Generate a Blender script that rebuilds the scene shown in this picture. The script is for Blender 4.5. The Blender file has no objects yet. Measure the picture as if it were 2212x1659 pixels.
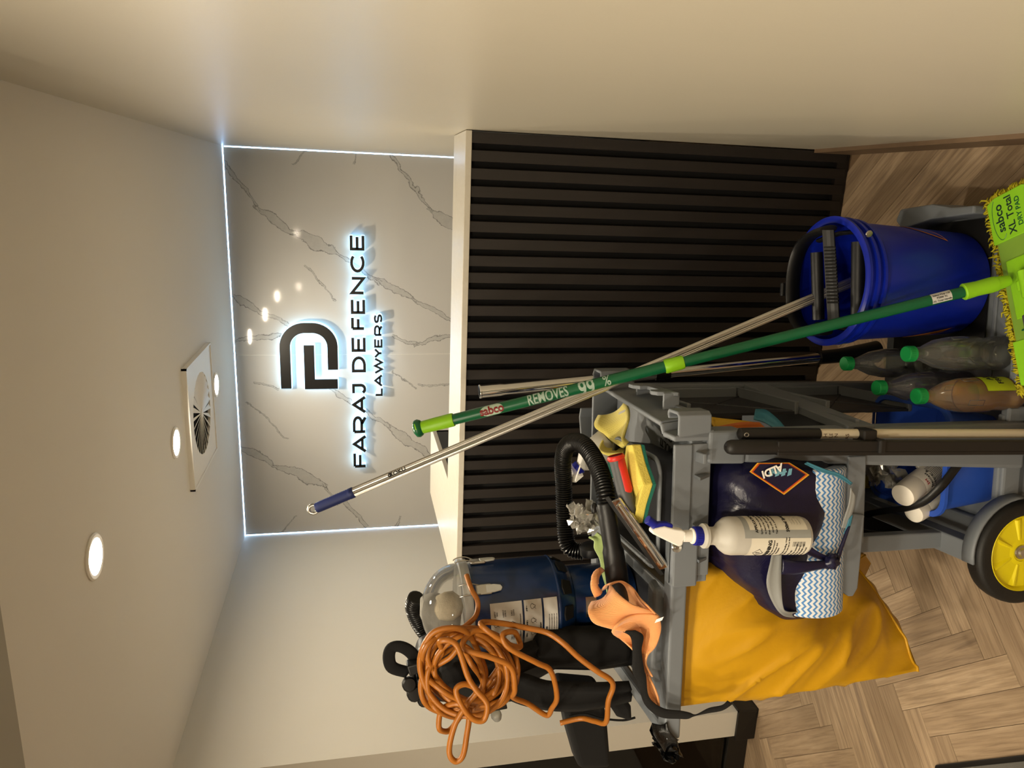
import bpy, bmesh, math, random
from mathutils import Vector, Matrix, noise
random.seed(7)
SC = bpy.context.scene
COL = SC.collection
PI = math.pi

# ------------------------------------------------------------------ camera
W_, H_ = 2212, 1659
FPX = 1582.82
CAM = Vector((0.0, 0.0, 1.69294))
# rows: photo-down (image right), photo-right (image up), forward
def _axes():
    yaw, pitch, roll = 0.262749, 0.207747, 0.0151464
    f = Vector((-math.sin(yaw)*math.cos(pitch), math.cos(yaw)*math.cos(pitch), -math.sin(pitch)))
    r = Vector((math.cos(yaw), math.sin(yaw), 0)); d = f.cross(r)
    c, s = math.cos(roll), math.sin(roll)
    return c*r + s*d, -s*r + c*d, f
VR, VD, VF = _axes()
cd = bpy.data.cameras.new('camera')
cd.sensor_fit = 'HORIZONTAL'; cd.sensor_width = 36.0; cd.lens = FPX*36.0/W_
cd.clip_start = 0.02; cd.clip_end = 60
cam = bpy.data.objects.new('camera', cd); COL.objects.link(cam)
m = Matrix.Identity(4)
for i in range(3):
    m[i][0] = VD[i]; m[i][1] = VR[i]; m[i][2] = -VF[i]; m[i][3] = CAM[i]
cam.matrix_world = m
SC.camera = cam
SC.view_settings.view_transform = 'Standard'; SC.view_settings.look = 'None'
SC.view_settings.gamma = 1.0; SC.view_settings.use_curve_mapping = False
SC.view_settings.exposure = 0.22
SC.cycles.transparent_max_bounces = 32
# ------------------------------------------------------------------ world
wd = bpy.data.worlds.new('world'); SC.world = wd; wd.use_nodes = True
wd.node_tree.nodes['Background'].inputs[0].default_value = (0.9, 0.85, 0.8, 1)
wd.node_tree.nodes['Background'].inputs[1].default_value = 0.02
LIGHT_W = 530.0
LED_W = 14.0
SIGN_W = 3.2
WARM = (1.0, 0.875, 0.67); COOL = (0.42, 0.66, 1.0)

# ------------------------------------------------------------------ measuring helpers (photo pixel -> place)
def ray(x, y):
    return VR*((H_/2 - y)/FPX) + VD*((x - W_/2)/FPX) + VF
def onz(x, y, z): d = ray(x, y); return CAM + d*((z - CAM.z)/d.z)
def ony(x, y, Y): d = ray(x, y); return CAM + d*(Y/d.y)
def onx(x, y, X): d = ray(x, y); return CAM + d*(X/d.x)
CO = Vector((-0.45, 1.383, 0)); CANG = math.atan2(0.1453, 0.9893)
CM = Matrix.Translation(CO) @ Matrix.Rotation(CANG, 4, 'Z')     # trolley frame: a to the right, b away, z up
CA = CM.to_3x3() @ Vector((1, 0, 0)); CB = CM.to_3x3() @ Vector((0, 1, 0))
def cp(x, y, b=0.0):
    d = ray(x, y); t = (b - (CAM - CO).dot(CB))/d.dot(CB); P = CAM + d*t
    return Vector(((P - CO).dot(CA), b, P.z))
def cz(x, y, z):
    P = onz(x, y, z); return Vector(((P - CO).dot(CA), (P - CO).dot(CB), z))

# ------------------------------------------------------------------ materials
def hexc(h):
    h = h.lstrip('#'); out = []
    for i in (0, 2, 4):
        c = int(h[i:i+2], 16)/255; out.append(c/12.92 if c <= .04045 else ((c+.055)/1.055)**2.4)
    return (*out, 1)
class N:
    def __init__(s, name):
        s.m = bpy.data.materials.new(name); s.m.use_nodes = True
        s.t = s.m.node_tree; s.b = s.t.nodes['Principled BSDF']; s.out = s.t.nodes['Material Output']
    def n(s, typ, **kw):
        nd = s.t.nodes.new(typ)
        for k, v in kw.items(): setattr(nd, k, v)
        return nd
    def l(s, a, b): s.t.links.new(a, b)
    def math(s, op, a, b=None, c=None, clamp=False):
        nd = s.n('ShaderNodeMath', operation=op); nd.use_clamp = clamp
        for i, v in enumerate((a, b, c)):
            if v is None: continue
            if isinstance(v, (int, float)): nd.inputs[i].default_value = v
            else: s.l(v, nd.inputs[i])
        return nd.outputs[0]
    def mix(s, f, a, b):
        nd = s.n('ShaderNodeMix', data_type='RGBA')
        for i, v in ((0, f), (6, a), (7, b)):
            if isinstance(v, (int, float, tuple)): nd.inputs[i].default_value = v
            else: s.l(v, nd.inputs[i])
        return nd.outputs[2]
    def noise(s, scale, vec=None, detail=3, rough=.5, dist=0):
        nd = s.n('ShaderNodeTexNoise'); nd.inputs['Scale'].default_value = scale
        nd.inputs['Detail'].default_value = detail; nd.inputs['Roughness'].default_value = rough
        nd.inputs['Distortion'].default_value = dist
        if vec is not None: s.l(vec, nd.inputs['Vector'])
        return nd
    def bump(s, h, strength=.2, dist=.002):
        nd = s.n('ShaderNodeBump'); nd.inputs['Strength'].default_value = strength; nd.inputs['Distance'].default_value = dist
        s.l(h, nd.inputs['Height']); s.l(nd.outputs[0], s.b.inputs['Normal']); return nd
    def obj(s): return s.n('ShaderNodeTexCoord').outputs['Object']
    def pos(s): return s.n('ShaderNodeNewGeometry').outputs['Position']
def simple(name, col, rough=.5, metal=0, spec=.5, nscale=0, namp=.08, bump=0, bscale=200, coat=0, trans=0, ior=1.45, sheen=0, alpha=1):
    k = N(name); c = hexc(col) if isinstance(col, str) else col
    b = k.b.inputs
    b['Base Color'].default_value = c; b['Roughness'].default_value = rough; b['Metallic'].default_value = metal
    b['Specular IOR Level'].default_value = spec; b['IOR'].default_value = ior
    b['Coat Weight'].default_value = coat; b['Transmission Weight'].default_value = trans
    b['Sheen Weight'].default_value = sheen; b['Alpha'].default_value = alpha
    p = k.obj()
    nd = k.noise(nscale or 30, p, 3)
    dark = tuple(v*(1-namp) for v in c[:3]) + (1,); lite = tuple(min(1, v*(1+namp)) for v in c[:3]) + (1,)
    k.l(k.mix(nd.outputs[0], dark, lite), b['Base Color'])
    if bump:
        n2 = k.noise(bscale, p, 2); k.bump(n2.outputs[0], bump)
    return k.m
def emis(name, col, strength):
    k = N(name); k.b.inputs['Base Color'].default_value = (*col, 1)
    k.b.inputs['Emission Color'].default_value = (*col, 1); k.b.inputs['Emission Strength'].default_value = strength
    return k.m

M = {}
M['wall'] = simple('wall_paint', '#CDC8BD', .55, nscale=3, namp=.015, bump=.05, bscale=250)
M['wall_gloss'] = simple('wall_satin', '#C0B8A6', .38, nscale=3, namp=.015, bump=.06, bscale=180)
M['ceil'] = simple('ceiling_paint', '#E2DED6', .8, nscale=3, namp=.01)
M['black'] = simple('black_plastic', '#0C0C0E', .42, namp=.15)
M['blackm'] = simple('black_matt', '#080707', .6, namp=.2)
M['trimblack'] = simple('black_trim', '#15120F', .45, namp=.1)
M['white'] = simple('white_plastic', '#EDEAE4', .4, namp=.02)
M['grey'] = simple('trolley_grey', '#70757B', .5, nscale=12, namp=.04, bump=.06, bscale=500)
M['greydk'] = simple('trolley_dark_grey', '#2C2D31', .5, nscale=12, namp=.06, bump=.05, bscale=500)
M['chrome'] = simple('chrome', '#D8D8D8', .08, metal=1, namp=.02)
M['steel'] = simple('steel', '#BDBBB6', .3, metal=1, namp=.03)
M['alu'] = simple('brushed_aluminium', '#C9C6C0', .34, metal=1, namp=.03)

# ------------------------------------------------------------------ mesh builder
class MB:
    def __init__(s, mat=None): s.v = []; s.f = []; s.M = mat; s.uv = None
    def add(s, vs, fs):
        o = len(s.v)
        for v in vs:
            v = Vector(v); s.v.append(s.M @ v if s.M is not None else v)
        s.f += [tuple(i+o for i in f) for f in fs]; return s
    def box(s, x0, x1, y0, y1, z0, z1):
        vs = [(x, y, z) for z in (z0, z1) for y in (y0, y1) for x in (x0, x1)]
        return s.add(vs, [(0, 2, 3, 1), (4, 5, 7, 6), (0, 1, 5, 4), (2, 6, 7, 3), (0, 4, 6, 2), (1, 3, 7, 5)])
    def obox(s, c, ax, ay, az):     # oriented box: centre and half axes
        c, ax, ay, az = map(Vector, (c, ax, ay, az))
        vs = [c + ax*i + ay*j + az*k for k in (-1, 1) for j in (-1, 1) for i in (-1, 1)]
        return s.add(vs, [(0, 2, 3, 1), (4, 5, 7, 6), (0, 1, 5, 4), (2, 6, 7, 3), (0, 4, 6, 2), (1, 3, 7, 5)])
    def hexa(s, lo, hi):            # two quads
        return s.add(list(lo)+list(hi), [(3, 2, 1, 0), (4, 5, 6, 7), (0, 1, 5, 4), (1, 2, 6, 5), (2, 3, 7, 6), (3, 0, 4, 7)])
    def prism(s, poly, f0, f1):     # poly of 2d points, f0/f1 map to the two faces
        n = len(poly); vs = [f0(*q) for q in poly] + [f1(*q) for q in poly]
        fs = [tuple(reversed(range(n))), tuple(range(n, 2*n))] + [(i, (i+1) % n, n+(i+1) % n, n+i) for i in range(n)]
        return s.add(vs, fs)
    def tube(s, pts, r, n=10, cap=True, closed=False, squash=None, up=None):
        pts = [Vector(q) for q in pts]; m_ = len(pts)
        rr = r if isinstance(r, (list, tuple)) else [r]*m_
        T = []
        for i in range(m_):
            if closed: t = pts[(i+1) % m_] - pts[i-1]
            else: t = pts[min(i+1, m_-1)] - pts[max(i-1, 0)]
            T.append(t.normalized() if t.length > 1e-9 else Vector((0, 0, 1)))
        u = Vector(up) if up else (Vector((0, 0, 1)) if abs(T[0].z) < .9 else Vector((1, 0, 0)))
        u = (u - T[0]*u.dot(T[0])).normalized(); vs = []; sq = squash or (1, 1)
        for i in range(m_):
            u = u - T[i]*u.dot(T[i])
            u = u.normalized() if u.length > 1e-9 else T[i].orthogonal().normalized()
            w = T[i].cross(u)
            for k in range(n):
                a = 2*PI*k/n; vs.append(pts[i] + (u*math.cos(a)*sq[0] + w*math.sin(a)*sq[1])*rr[i])
        fs = []
        for i in range(m_ if closed else m_-1):
            j = (i+1) % m_
            for k in range(n):
                k2 = (k+1) % n; fs.append((i*n+k, i*n+k2, j*n+k2, j*n+k))
        if cap and not closed:
            fs.append(tuple(reversed(range(n)))); fs.append(tuple(range((m_-1)*n, m_*n)))
        return s.add(vs, fs)
    def lathe(s, prof, c=(0, 0, 0), mat=None, n=32, sx=1, sy=1, a0=0, a1=2*PI, cap=True):
        full = abs(a1-a0-2*PI) < 1e-6; k = n if full else n+1; c = Vector(c); vs = []
        for r, z in prof:
            for i in range(k):
                a = a0+(a1-a0)*i/n; v = Vector((r*math.cos(a)*sx, r*math.sin(a)*sy, z))
                vs.append((mat @ v if mat is not None else v) + c)
        fs = []
        for j in range(len(prof)-1):
            for i in range(k if full else k-1):
                i2 = (i+1) % k; fs.append((j*k+i, j*k+i2, (j+1)*k+i2, (j+1)*k+i))
        if cap and full:
            if prof[0][0] > 1e-6: fs.append(tuple(reversed(range(k))))
            if prof[-1][0] > 1e-6: fs.append(tuple(range((len(prof)-1)*k, len(prof)*k)))
        return s.add(vs, fs)
    def grid(s, rows):
        n = len(rows[0]); vs = [q for r in rows for q in r]; fs = []
        for j in range(len(rows)-1):
            for i in range(n-1): fs.append((j*n+i, j*n+i+1, (j+1)*n+i+1, (j+1)*n+i))
        return s.add(vs, fs)
    def mesh(s, name):
        me = bpy.data.meshes.new(name); me.from_pydata([tuple(v) for v in s.v], [], s.f); me.validate(); return me
    def build(s, name, mat, parent=None, bevel=0, smooth=None, solid=0, subsurf=0, segs=2, label=None, kind=None):
        inv = parent.matrix_world.inverted() if parent is not None else None
        if inv is not None: s.v = [inv @ v for v in s.v]
        me = s.mesh(name); bm = bmesh.new(); bm.from_mesh(me)
        bmesh.ops.remove_doubles(bm, verts=bm.verts, dist=1e-6)
        if not solid: bmesh.ops.recalc_face_normals(bm, faces=bm.faces)
        bm.to_mesh(me); bm.free()
        return finish(name, me, mat, parent, bevel, smooth, solid, subsurf, segs, label, kind)
def finish(name, me, mat, parent=None, bevel=0, smooth=None, solid=0, subsurf=0, segs=2, label=None, kind=None):
    o = bpy.data.objects.new(name, me); COL.objects.link(o)
    for k in (mat if isinstance(mat, (list, tuple)) else [mat]): me.materials.append(k)
    if smooth:
        for p in me.polygons: p.use_smooth = True
        if smooth is not True: me.set_sharp_from_angle(angle=math.radians(smooth))
    if solid:
        md = o.modifiers.new('solid', 'SOLIDIFY'); md.thickness = solid; md.offset = 0
    if bevel:
        md = o.modifiers.new('bevel', 'BEVEL'); md.width = bevel; md.segments = segs; md.limit_method = 'ANGLE'; md.angle_limit = math.radians(38)
        md.harden_normals = False
    if subsurf:
        md = o.modifiers.new('sub', 'SUBSURF'); md.levels = subsurf; md.render_levels = subsurf
    if parent is not None:
        o.parent = parent; o.matrix_world = parent.matrix_world
    if label: o['label'] = label
    if kind: o['kind'] = kind
    return o
def tag(o, label, cat, group=None):
    o['label'] = label; o['category'] = cat
    if group: o['group'] = group
    return o
def thing(name, label, cat, loc=(0, 0, 0), rotz=0, group=None):
    o = bpy.data.objects.new(name, None); COL.objects.link(o); o.empty_display_size = .05
    o.matrix_world = Matrix.Translation(loc) @ Matrix.Rotation(rotz, 4, 'Z')
    return tag(o, label, cat, group)
def cthing(name, label, cat, a, b, z, group=None):     # a thing standing in the trolley frame
    return thing(name, label, cat, CM @ Vector((a, b, z)), CANG, group)
def struct(o): o['kind'] = 'structure'; return o
def cat(pts, k=6, closed=False):
    P = [Vector(q) for q in pts]; n = len(P); out = []
    for i in range(n if closed else n-1):
        if closed: a, b, c, d = P[i-1], P[i], P[(i+1) % n], P[(i+2) % n]
        else: a, b, c, d = P[max(i-1, 0)], P[i], P[i+1], P[min(i+2, n-1)]
        for j in range(k):
            t = j/k
            out.append(.5*((2*b)+(c-a)*t+(2*a-5*b+4*c-d)*t*t+(3*b-a-3*c+d)*t**3))
    if not closed: out.append(P[-1])
    return out
def frame(o, x, y):     # matrix from an origin, x direction and rough y direction
    x = Vector(x).normalized(); y = Vector(y); z = x.cross(y).normalized(); y = z.cross(x)
    mm = Matrix.Identity(4)
    for i in range(3): mm[i][0] = x[i]; mm[i][1] = y[i]; mm[i][2] = z[i]; mm[i][3] = o[i]
    return mm
def axisframe(p0, p1, side=None):   # z along p0->p1
    p0 = Vector(p0); z = (Vector(p1)-p0).normalized()
    x = Vector(side) if side is not None else Vector((1, 0, 0))
    x = x - z*x.dot(z); x = x.normalized() if x.length > 1e-6 else z.orthogonal().normalized(); y = z.cross(x)
    mm = Matrix.Identity(4)
    for i in range(3): mm[i][0] = x[i]; mm[i][1] = y[i]; mm[i][2] = z[i]; mm[i][3] = p0[i]
    return mm
def text(name, s, mat, parent, M4, size, R=None, bold=0.0, xs=1.0, thick=.0004, align='CENTER', shear=0, spacing=1.0):
    """flat print: text in the xy plane of M4 (z outwards); R wraps it about an axis parallel to local y (radius R behind)"""
    cu = bpy.data.curves.new(name, 'FONT'); cu.body = s; cu.size = size; cu.align_x = align; cu.align_y = 'CENTER'
    cu.offset = bold; cu.shear = shear; cu.space_character = spacing; cu.resolution_u = 3; cu.extrude = thick/2
    ob = bpy.data.objects.new(name, cu); COL.objects.link(ob)
    dg = bpy.context.evaluated_depsgraph_get(); me = bpy.data.meshes.new_from_object(ob.evaluated_get(dg))
    bpy.data.objects.remove(ob); bpy.data.curves.remove(cu)
    if R:
        bm = bmesh.new(); bm.from_mesh(me)
        bmesh.ops.triangulate(bm, faces=bm.faces)
        for _ in range(2):
            lim = size*.16; bmesh.ops.subdivide_edges(bm, edges=[e_ for e_ in bm.edges if e_.calc_length() > lim], cuts=1); bmesh.ops.triangulate(bm, faces=bm.faces)
        bm.to_mesh(me); bm.free()
    inv = parent.matrix_world.inverted()
    for v in me.vertices:
        x, y, z = v.co.x*xs, v.co.y, v.co.z
        if R == 'y': pass
        if isinstance(R, tuple):          # ('x', radius): wraps about an axis parallel to local x
            a = y/R[1]; y = math.sin(a)*(R[1]+z); z = math.cos(a)*(R[1]+z)-R[1]
        elif R: a = x/R; x = math.sin(a)*(R+z); z = math.cos(a)*(R+z)-R
        v.co = inv @ (M4 @ Vector((x, y, z)))
    return finish(name, me, mat, parent)
# ================================================================== the room
XR, XL, YB, YC, HC, ZT = 0.18, -2.1573, 4.4476, 2.3758, 2.4, 1.3536
WLY = 2.455            # near end of the left wall
BKY, BKZ = 1.251, 2.29  # bulkhead edge and soffit height

# --- wood floor material: grain follows each plank through the 'gco' attribute
k = N('oak_plank')
at = k.n('ShaderNodeAttribute', attribute_name='gco')
sep = k.n('ShaderNodeSeparateXYZ'); k.l(at.outputs['Vector'], sep.inputs[0])
cmb = k.n('ShaderNodeCombineXYZ')
k.l(k.math('MULTIPLY', sep.outputs[0], 2.2), cmb.inputs[0]); k.l(k.math('MULTIPLY', sep.outputs[1], 26.0), cmb.inputs[1]); k.l(k.math('MULTIPLY', sep.outputs[2], 37.0), cmb.inputs[2])
n1 = k.noise(1.0, cmb.outputs[0], 6, .62, 1.4)
cmb2 = k.n('ShaderNodeCombineXYZ')
k.l(k.math('MULTIPLY', sep.outputs[0], 6), cmb2.inputs[0]); k.l(k.math('MULTIPLY', sep.outputs[1], 140), cmb2.inputs[1]); k.l(k.math('MULTIPLY', sep.outputs[2], 91.0), cmb2.inputs[2])
n2 = k.noise(1.0, cmb2.outputs[0], 3, .6)
cmb3 = k.n('ShaderNodeCombineXYZ'); k.l(k.math('MULTIPLY', sep.outputs[2], 531.7), cmb3.inputs[0])
wn = k.n('ShaderNodeTexWhiteNoise', noise_dimensions='1D'); k.l(sep.outputs[2], wn.inputs['W'])
rp = k.n('ShaderNodeValToRGB'); k.l(n1.outputs[0], rp.inputs[0])
e = rp.color_ramp.elements
e[0].position = .28; e[0].color = hexc('#857260'); e[1].position = .72; e[1].color = hexc('#C9B193')
e2 = rp.color_ramp.elements.new(.48); e2.color = hexc('#B49B7D')
tone = k.mix(k.math('MULTIPLY', wn.outputs[0], .8), rp.outputs[0], hexc('#8D775E'))
fin = k.mix(k.math('MULTIPLY', k.math('SUBTRACT', n2.outputs[0], .42, clamp=True), 1.9), tone, hexc('#6A543E'))
k.l(fin, k.b.inputs['Base Color']); k.b.inputs['Roughness'].default_value = .48
k.bump(n2.outputs[0], .12, .001); M['plank'] = k.m
M['subfloor'] = simple('floor_base', '#7B634A', .6, nscale=4, namp=.2)

fl = MB().box(-3.6, .30, -2.3, 5.4, -.06, -.006).build('floor', M['subfloor']); struct(fl)
def clip(poly, x0, x1, y0, y1):
    def cut(pl, ins, inter):
        out = []
        for i, q in enumerate(pl):
            p_ = pl[i-1]
            if ins(q):
                if not ins(p_): out.append(inter(p_, q))
                out.append(q)
            elif ins(p_): out.append(inter(p_, q))
        return out
    def ix(c): return lambda a, b: (c, a[1]+(b[1]-a[1])*(c-a[0])/(b[0]-a[0]))
    def iy(c): return lambda a, b: (a[0]+(b[0]-a[0])*(c-a[1])/(b[1]-a[1]), c)
    for ins, it in ((lambda q: q[0] >= x0, ix(x0)), (lambda q: q[0] <= x1, ix(x1)), (lambda q: q[1] >= y0, iy(y0)), (lambda q: q[1] <= y1, iy(y1))):
        if poly: poly = cut(poly, ins, it)
    return poly
PW, PL = 0.0833, 0.4998
T0, S0 = -4.553/math.sqrt(2), .018/math.sqrt(2)
FX0, FX1, FY0, FY1 = -2.75, XR, 1.02, 3.05
def plank(t0, t1, s0, s1, vert):
    g = .0006; r2 = math.sqrt(.5)
    q = [(t0+g, s0+g), (t1-g, s0+g), (t1-g, s1-g), (t0+g, s1-g)]
    poly = [((s+t)*r2, (s-t)*r2) for t, s in q]
    poly = clip(poly, FX0, FX1, FY0, FY1)
    if len(poly) < 3: return
    area = abs(sum(poly[i-1][0]*poly[i][1]-poly[i][0]*poly[i-1][1] for i in range(len(poly))))/2
    if area < .0012: return
    cx = sum(p_[0] for p_ in poly)/len(poly); cy = sum(p_[1] for p_ in poly)/len(poly)
    if -.2 < (cx+1.43) and cy > 2.44 and cx > -1.38: return          # under the desk
    sd = random.random(); dz = random.uniform(-.0004, .0004)
    mb = MB().prism(poly, lambda x, y: (x, y, -.006), lambda x, y: (x, y, dz))
    o = mb.build('plank', M['plank'], fl, bevel=0)
    at = o.data.attributes.new('gco', 'FLOAT_VECTOR', 'POINT')
    for i, v in enumerate(o.data.vertices):
        x, y = v.co.x, v.co.y; t, s = (x-y)*r2, (x+y)*r2
        at.data[i].vector = (s, t, sd) if vert else (t, s, sd)
for mm_ in range(-3, 5):
    for kk in range(-34, 40):
        t = T0 - kk*PW + 2*PL*mm_; s = S0 + kk*PW
        plank(t, t+PL, s, s+PW, False)
        plank(t+PL, t+PL+PW, s, s+PL, True)

# --- shell
struct(MB().box(-3.6, .30, -2.3, 5.4, HC, HC+.1).build('ceiling', M['ceil']))
struct(MB().box(-3.42, XR, .95, BKY, BKZ, HC).build('trim_1', simple('beam_painted_shade', '#A8A59C', .8, nscale=3, namp=.01)))            # entry beam, dropped to screen added downlights from the marble; grey paints in shade
struct(MB().box(XR, XR+.1, -2.3, 4.7, 0, HC).build('wall_right', M['wall_gloss']))
struct(MB().box(XL-.125, XL, WLY, 4.62, 0, HC).build('wall_left', M['wall']))
struct(MB().box(-3.55, -3.42, -2.2, 5.3, 0, HC).build('wall_entry', M['wall']))
struct(MB().box(-3.55, XR, -2.3, -2.2, 0, HC).build('wall_front', M['wall']))
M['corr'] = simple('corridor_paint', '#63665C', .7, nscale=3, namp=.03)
struct(MB().box(-3.42, XL-.125, 4.3, 4.4, 0, HC).build('wall_corridor', M['corr']))
struct(MB().box(-3.42, XL-.125, WLY+.01, 2.56, 2.1, HC).build('trim_2', M['wall']))   # wall over the glazed door
M['skirt'] = simple('wood_skirting', '#6F5A45', .5, nscale=14, namp=.2)
struct(MB().box(XR-.012, XR, -2.2, YC-.002, 0, .145).build('baseboard_right', M['skirt']))
bb = MB(); bb.box(XL, XL+.014, WLY-.014, 4.40, 0, .092); bb.box(XL-.139, XL+.014, WLY-.014, WLY, 0, .092)
struct(bb.build('baseboard_left', M['trimblack'], bevel=.002))

# --- marble: two slabs standing off the back wall, veins laid as bands
k = N('veined_marble')
P = k.pos(); sp = k.n('ShaderNodeSeparateXYZ'); k.l(P, sp.inputs[0])
nd = k.noise(7, P, 5, .6); dw = k.math('MULTIPLY', k.math('SUBTRACT', nd.outputs[0], .5), .085)
nb = k.noise(30, P, 5, .65); dw2 = k.math('MULTIPLY', k.math('SUBTRACT', nb.outputs[0], .5), .022)
nw = k.noise(5.5, P, 3, .5); wmod = k.math('MULTIPLY_ADD', nw.outputs[0], 2.2, -.35, clamp=True)
off = k.math('ADD', dw, dw2)
body = None; edge = None
PXM = .0029
VE = [((483, 345), (560, 455), 3), ((548, 445), (640, 505), 9), ((630, 500), (735, 548), 12), ((730, 545), (820, 612), 4), ((808, 600), (900, 650), 7), ((890, 645), (978, 695), 6),
      ((503, 640), (560, 675), 8), ((555, 672), (622, 702), 3), ((842, 335), (935, 455), 2.5), ((925, 448), (990, 495), 12), ((506, 738), (607, 722), 6),
      ((848, 725), (905, 745), 3), ((895, 747), (978, 722), 6), ((518, 962), (600, 1008), 9), ((590, 1003), (705, 1050), 11), ((698, 1045), (732, 1090), 2.5), ((745, 1085), (792, 1138), 4),
      ((712, 838), (758, 872), 4), ((785, 880), (842, 925), 5), ((836, 920), (935, 988), 10), ((658, 575), (726, 648), 1.2), ((535, 868), (620, 948), 1.2), ((632, 355), (668, 322), 1.2),
      ((768, 355), (772, 325), 1.4), ((850, 800), (900, 838), 1.2), ((904, 826), (972, 832), 2), ((548, 826), (602, 838), 2), ((592, 1165), (640, 1115), 1.2), ((858, 1140), (865, 1115), 1.2)]
for (p0, p1, w) in VE:
    A = ony(*p0, YB); B = ony(*p1, YB); L = (B-A).length; t = (B-A)/L; nx, nz = -t.z, t.x
    al = k.math('MULTIPLY_ADD', sp.outputs[0], t.x/L, k.math('MULTIPLY_ADD', sp.outputs[2], t.z/L, -(A.x*t.x+A.z*t.z)/L))
    ac = k.math('MULTIPLY_ADD', sp.outputs[0], nx, k.math('MULTIPLY_ADD', sp.outputs[2], nz, -(A.x*nx+A.z*nz)))
    ac = k.math('ADD', ac, off); aa = k.math('ABSOLUTE', ac)
    bell = k.math('MULTIPLY', k.math('MULTIPLY', al, k.math('SUBTRACT', 1.0, al)), 4.0, clamp=True)
    if w > 4: bell = k.math('POWER', k.math('MULTIPLY_ADD', bell, .75, .25), 1.0)
    inside = k.math('MULTIPLY', k.math('GREATER_THAN', al, -.02), k.math('LESS_THAN', al, 1.02))
    wid = k.math('MULTIPLY', k.math('MULTIPLY_ADD', wmod, .9, .25), w*PXM)
    if w > 4: wid = k.math('MULTIPLY', wid, bell)
    inn = k.math('MULTIPLY', k.math('LESS_THAN', aa, wid), inside)
    ed = k.math('DIVIDE', k.math('ABSOLUTE', k.math('SUBTRACT', aa, wid)), .0035 if w > 2 else .0025)
    ed = k.math('MULTIPLY', k.math('SUBTRACT', 1.0, ed, clamp=True), inside)
    body = inn if body is None else k.math('MAXIMUM', body, inn)
    edge = ed if edge is None else k.math('MAXIMUM', edge, ed)
cl = k.noise(22, P, 5, .7)
base = k.mix(k.noise(1.6, P, 3).outputs[0], hexc('#B9B7B4'), hexc('#C8C6C2'))
c1 = k.mix(k.math('MULTIPLY', body, k.math('MULTIPLY', cl.outputs[0], .50)), base, hexc('#7E7D7C'))
c2 = k.mix(k.math('MULTIPLY', edge, k.math('MULTIPLY_ADD', nb.outputs[0], 1.5, -.1, clamp=True)), c1, hexc('#454443'))
k.l(c2, k.b.inputs['Base Color']); k.b.inputs['Roughness'].default_value = .06; k.b.inputs['Specular IOR Level'].default_value = .45
M['marble'] = k.m
wb = struct(MB().box(XL-.12, XR+.08, YB+.10, YB+.2, 0, HC).build('wall_back', M['wall']))
for x0, x1 in ((XL+.005, -.9962), (-.9948, XR-.005)):
    MB().box(x0, x1, YB, YB+.02, .02, HC-.005).build('panel', M['marble'], wb, bevel=.0015)
MB().box(-.9963, -.9947, YB-.0003, YB+.018, .02, HC-.016).build('joint', M['white'], wb)
for x in (-1.9, -1.0, -.1): MB().box(x-.03, x+.03, YB+.02, YB+.10, .02, 2.2).build('batten', M['black'], wb)

led = thing('light_strip', 'cool white light strip glowing behind the edges of the marble wall', 'light strip', (-.99, YB+.06, 2.30))
LEDM = emis('led_diffuser', COOL, LED_W)
MB().box(XL+.005, XR-.005, YB+.001, YB+.012, HC-.0045, HC-.0005).build('tape', LEDM, led)
MB().box(XR-.0045, XR-.0005, YB+.001, YB+.012, .9, HC-.01).build('tape', LEDM, led)
MB().box(XL+.0005, XL+.0045, YB+.001, YB+.012, .9, HC-.01).build('tape', LEDM, led)

# --- glazed door beside the left wall
k = N('door_glass'); tr = k.n('ShaderNodeBsdfTransparent'); tr.inputs[0].default_value = (.62, .64, .58, 1)
gl = k.n('ShaderNodeBsdfGlossy'); gl.inputs['Roughness'].default_value = .03; fr = k.n('ShaderNodeFresnel'); fr.inputs[0].default_value = 1.5
mx = k.n('ShaderNodeMixShader'); k.l(fr.outputs[0], mx.inputs[0]); k.l(tr.outputs[0], mx.inputs[1]); k.l(gl.outputs[0], mx.inputs[2]); k.l(mx.outputs[0], k.out.inputs[0]); M['glass'] = k.m
gd = struct(bpy.data.objects.new('door_1', None)); COL.objects.link(gd); gd.location = (-2.85, 2.50, 0); bpy.context.view_layer.update()
gd.matrix_world = Matrix.Translation((-2.85, 2.50, 0))
dfr = MB(); dfr.box(-3.42, XL-.125, 2.485, 2.53, 0.002, .095); dfr.box(-3.42, XL-.125, 2.485, 2.53, 2.04, 2.1)
dfr.box(-3.42, -3.37, 2.485, 2.53, .095, 2.04); dfr.box(XL-.150, XL-.125, 2.485, 2.53, .095, 2.04)
dfr.build('door_frame', M['trimblack'], gd, bevel=.002)
MB().box(-3.37, XL-.150, 2.503, 2.511, .095, 2.04).build('pane', M['glass'], gd)

# --- reception desk
k = N('dark_oak_slat'); P = k.obj(); sp = k.n('ShaderNodeSeparateXYZ'); k.l(k.pos(), sp.inputs[0])
c = k.n('ShaderNodeCombineXYZ'); k.l(k.math('MULTIPLY', sp.outputs[0], 60), c.inputs[0]); k.l(k.math('MULTIPLY', sp.outputs[1], 60), c.inputs[1]); k.l(k.math('MULTIPLY', sp.outputs[2], 5), c.inputs[2])
nn = k.noise(1, c.outputs[0], 4, .6); k.l(k.mix(nn.outputs[0], hexc('#140F0D'), hexc('#27201C')), k.b.inputs['Base Color']); k.b.inputs['Roughness'].default_value = .55
k.bump(nn.outputs[0], .1, .001); M['slat'] = k.m
M['felt'] = simple('black_backing', '#0B0A0A', .9, namp=.1)
desk = thing('reception_desk', 'reception desk front clad in dark vertical wood slats beside the white wall', 'desk', (-.63, 2.6, 0))
RC = .15; XE = -1.435; XC = XE+RC; YCc = YC+RC
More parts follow.
